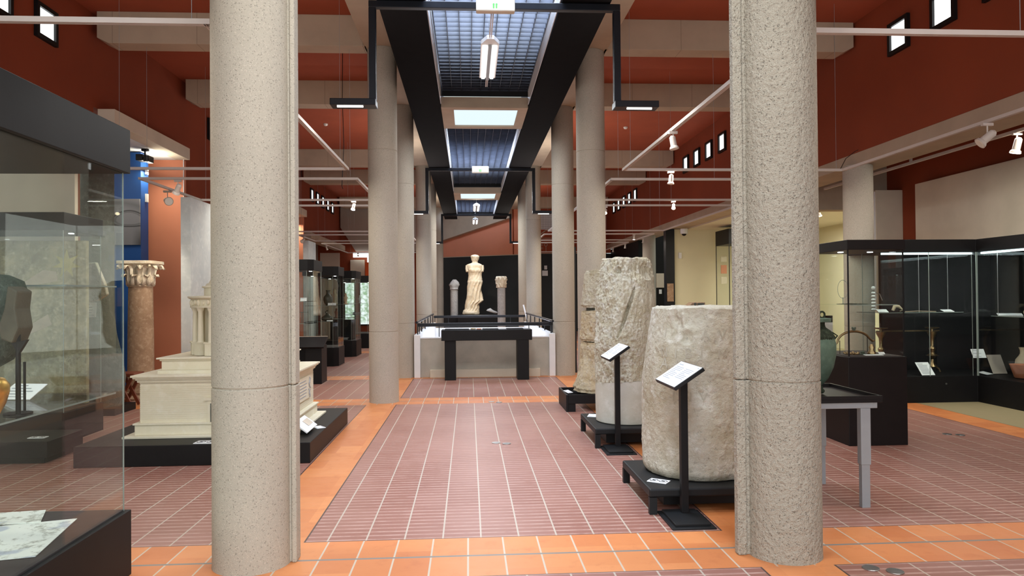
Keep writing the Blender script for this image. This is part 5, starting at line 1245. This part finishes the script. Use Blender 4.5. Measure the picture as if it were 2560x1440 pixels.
card('text_block', (7.46, 10.12, .63), .2, .14, 0, 1.1, 'bright white text card standing in the corner of the showcase', 3)
t = thing('carved_shell', (6.40, 10.4, 1.305), 'pale curved shell fragment on the back shelf', 'fragment')
P('shell', MB().tube([(6.34, 10.4, 1.33), (6.37, 10.4, 1.39), (6.43, 10.4, 1.39), (6.50, 10.4, 1.33), (6.45, 10.4, 1.32)], [.02, .028, .024, .012, .008], 10), 'buff', t, smooth=True)
single('long_pin', MB().tube([(6.50, 10.35, 1.312), (6.7, 10.36, 1.32), (6.98, 10.35, 1.31)], .004, 6), 'buff', 'long thin pale pin on the back shelf of the corner showcase', 'pin')
t = thing('clay_bowl', (7.70, 9.6, .39), 'terracotta bowl on the floor of the right wing of the corner showcase', 'bowl')
P('bowl', MB().lathe([(.07, .39), (.085, .40), (.135, .56), (.145, .58), (.13, .58), (.075, .41)], (7.70, 9.6, 0), 36), 'clay', t, smooth=True, angle=60)
jar('clay_jug', (7.99, 9.93, .39), .10, .40, 'buff', 'pale clay jug behind the terracotta bowl', neck=.35)
jar('small_pot', (7.90, 9.72, 1.256), .05, .12, 'buff', 'tiny pale pot at the right edge on the glass shelf', neck=.5)
card('grey_panel', (7.80, 10.2, .389), .22, .30, 0, 1.1, 'dim dark text panel beside the terracotta bowl', 0, mat='greywall')
t = thing('book_stack_label', (5.75, 11.6, 1.0), 'column of white labels seen through the pedestal case', 'label strip')
P('strip', MB().box(5.97, 6.13, 11.98, 12.0, 0, 2.2), 'black', t)
P('label', MB().box(5.98, 6.12, 11.96, 11.98, 1.86, 2.08).box(5.98, 6.12, 11.96, 11.98, 1.70, 1.77).box(5.98, 6.12, 11.96, 11.98, 1.40, 1.58), 'paper', t)
t.location = (6.05, 11.98, 0)
t = thing('bone_exhibit', (6.12, 10.5, 1.3), 'stack of pale rings on a pin seen through the pedestal case', 'exhibit')
mb = MB()
for k in range(6): mb.lathe([(.02, 1.33+k*.05), (.035, 1.345+k*.05), (.02, 1.362+k*.05)], (6.10, 10.5, 0), 14)
P('rings', mb.ball((6.10, 10.5, 1.67), .03), 'paper', t, smooth=True); P('arc', MB().tube([(6.12, 10.5, 1.6), (6.2, 10.5, 1.58), (6.24, 10.5, 1.48)], .006, 6), 'chrome', t)
# wall panels of the right aisle
single('wall_display_panel', MB().box(8.42, 8.6, 5.0, 13.05, 1.2, 3.64), 'fabric', 'big beige display panel on the red wall above the corner showcase', 'display panel', 'beige wall panels', bevel=.008)
t = thing('wall_display_panel', (8.5, 14.0, 1.2), 'narrow beige box panel beside the short column', 'display panel', 'beige wall panels')
P('panel', MB().box(8.05, 8.6, 13.72, 14.25, 1.2, 3.63), 'fabric', t, bevel=.008)
P('face_board', MB().box(8.03, 8.05, 13.74, 14.25, 1.25, 3.6), 'white', t)
single('black_pilaster', MB().box(6.05, 6.32, 21.7, 21.95, 0, 3.6), 'blacksheen', 'tall narrow black pilaster at the left edge of the cream wall', 'pilaster')
# pictures and details around the pilaster
def relief(x0, x1, y, z0, z1, m, lb): return single('wall_picture', MB().box(x0, x1, y-.03, y, z0, z1), m, lb, 'picture', 'pictures on the black wall', bevel=.004)
relief(6.07, 6.27, 21.69, 1.38, 1.93, 'shaft', 'brown mottled picture on the black pilaster')
relief(6.95, 7.25, 26.29, 1.85, 2.38, 'fabric', 'pale peach sheet lit on the black wall')
relief(7.05, 7.15, 26.29, 1.62, 1.78, 'paper', 'tiny white tag below the pale peach sheet')
t = thing('dome_camera', (6.5, 21.3, 3.4), 'small white dome camera at the top left of the cream wall', 'camera')
P('housing', MB().lathe([(.10, 3.42), (.11, 3.44), (.11, 3.57)], (6.5, 21.3, 0), 24), 'white', t, smooth=True); P('dome', MB().ball((6.5, 21.3, 3.42), .07, (1, 1, .9)), 'black', t, smooth=True)
single('wall_sensor', MB().box(6.47, 6.56, 21.75, 21.8, 2.70, 2.88), 'white', 'small white box sensor on the cream wall', 'sensor', bevel=.01)
t = thing('tall_wall_case', (7.6, 19.9, 0), 'tall glass case with black header right of the cream wall', 'showcase')
P('header', MB().box(7.36, 8.9, 19.9, 21.0, 3.02, 3.45), 'black', t); P('base', MB().box(7.36, 8.9, 19.9, 21.0, 0, .5), 'black', t)
P('glass_pane', MB().box(7.36, 8.9, 19.9, 19.908, .5, 3.02).box(7.36, 7.368, 19.91, 20.99, .5, 3.02), 'glass', t)
P('corner_post', MB().box(7.36, 7.38, 19.905, 19.925, .5, 3.02).box(7.36, 7.38, 20.97, 20.99, .5, 3.02), 'blacksheen', t)
for za, zb_ in ((1.9, 2.1), (2.55, 2.7)): P('exhibit_panel', MB().box(7.45, 7.62, 20.8, 20.83, za, zb_), 'fabric', t)
P('orange_sheet', MB().box(7.45, 7.62, 20.8, 20.83, 2.2, 2.45), 'orange', t)
# stone block exhibit behind the inscribed milestone
single('exhibit_pedestal', MB().box(2.95, 3.45, 9.7, 10.2, 0, 1.42), 'black', 'black pedestal mostly hidden behind the inscribed milestone', 'pedestal', bevel=.005)
t = thing('stone_block_exhibit', (3.2, 9.95, 1.42), 'pinkish carved stone blocks on a black pedestal peeking over the inscribed milestone', 'fragment')
P('block', MB().box(3.10, 3.28, 9.8, 10.0, 1.42, 1.485).prism([(3.02, 1.42), (3.10, 1.42), (3.10, 1.48)], 9.8, 10.0, 'y'), 'shaft', t, bevel=.01)
P('ridge', MB().box(3.12, 3.15, 9.79, 9.8, 1.43, 1.48).box(3.17, 3.26, 9.79, 9.8, 1.44, 1.475), 'darkstone', t)
# black partition beside the landing, signs, grid and line drawing on the red wall
single('black_partition', MB().box(2.14, 2.22, 14.75, 16.4, 0, 2.6), 'blackwall', 'thin black partition just beyond the right parapet column', 'partition')
single('wall_sign', MB().box(3.33, 3.45, 31.43, 31.49, 2.74, 2.91), 'paper', 'upper small white notice on the far black wall', 'notice', 'white notices')
single('wall_sign', MB().box(3.23, 3.48, 31.43, 31.49, 2.46, 2.69), 'paper', 'lower larger white notice on the far black wall', 'notice', 'white notices')
t = thing('line_drawing_sign', (3.4, 31.45, 3.5), 'pale line drawing of a key and plan on the far red wall', 'wall graphic')
ky = 31.49; q = Vector((3.41, ky-.01, 3.83)); mb = MB()
for i in range(20):
    a0, a1 = 2*PI*i/20, 2*PI*(i+1)/20
    mb.quad(*[q+Vector((math.cos(a)*r_, 0, math.sin(a)*r_)) for a, r_ in ((a0, .075), (a1, .075), (a1, .05), (a0, .05))])
mb.box(3.40, 3.425, ky-.01, ky, 3.5, 3.76)
for zz in (3.79, 3.64): mb.box(3.21, 3.28, ky-.01, ky, zz, zz+.015).box(3.21, 3.28, ky-.01, ky, zz+.06, zz+.075).box(3.21, 3.225, ky-.01, ky, zz+.015, zz+.06).box(3.265, 3.28, ky-.01, ky, zz+.015, zz+.06)
P('key_outline', mb, 'beam', t)
P('plan_lines', MB().box(3.0, 3.7, ky-.01, ky, 4.0, 4.05).box(3.0, 3.7, ky-.01, ky, 4.1, 4.13).obox((3.23, ky-.005, 4.33), (.19, .012, .025), ((1, 0, .8), (0, 1, 0), (-.8, 0, 1))).box(3.39, 3.7, ky-.01, ky, 4.45, 4.5), 'beam', t)
t = thing('white_grid_screen', (3.4, 31.42, 4.52), 'white gridded screen high on the far red wall', 'screen')
mb = MB()
for k in range(9): mb.box(3.11+k*.07, 3.12+k*.07, ky-.03, ky-.02, 4.52, 5.23)
for k in range(9): mb.box(3.09, 3.74, ky-.031, ky-.019, 4.55+k*.08, 4.56+k*.08)
P('grid', mb, 'grey', t); P('sheet', MB().box(3.07, 3.76, ky-.018, ky, 4.5, 5.25), 'white', t)
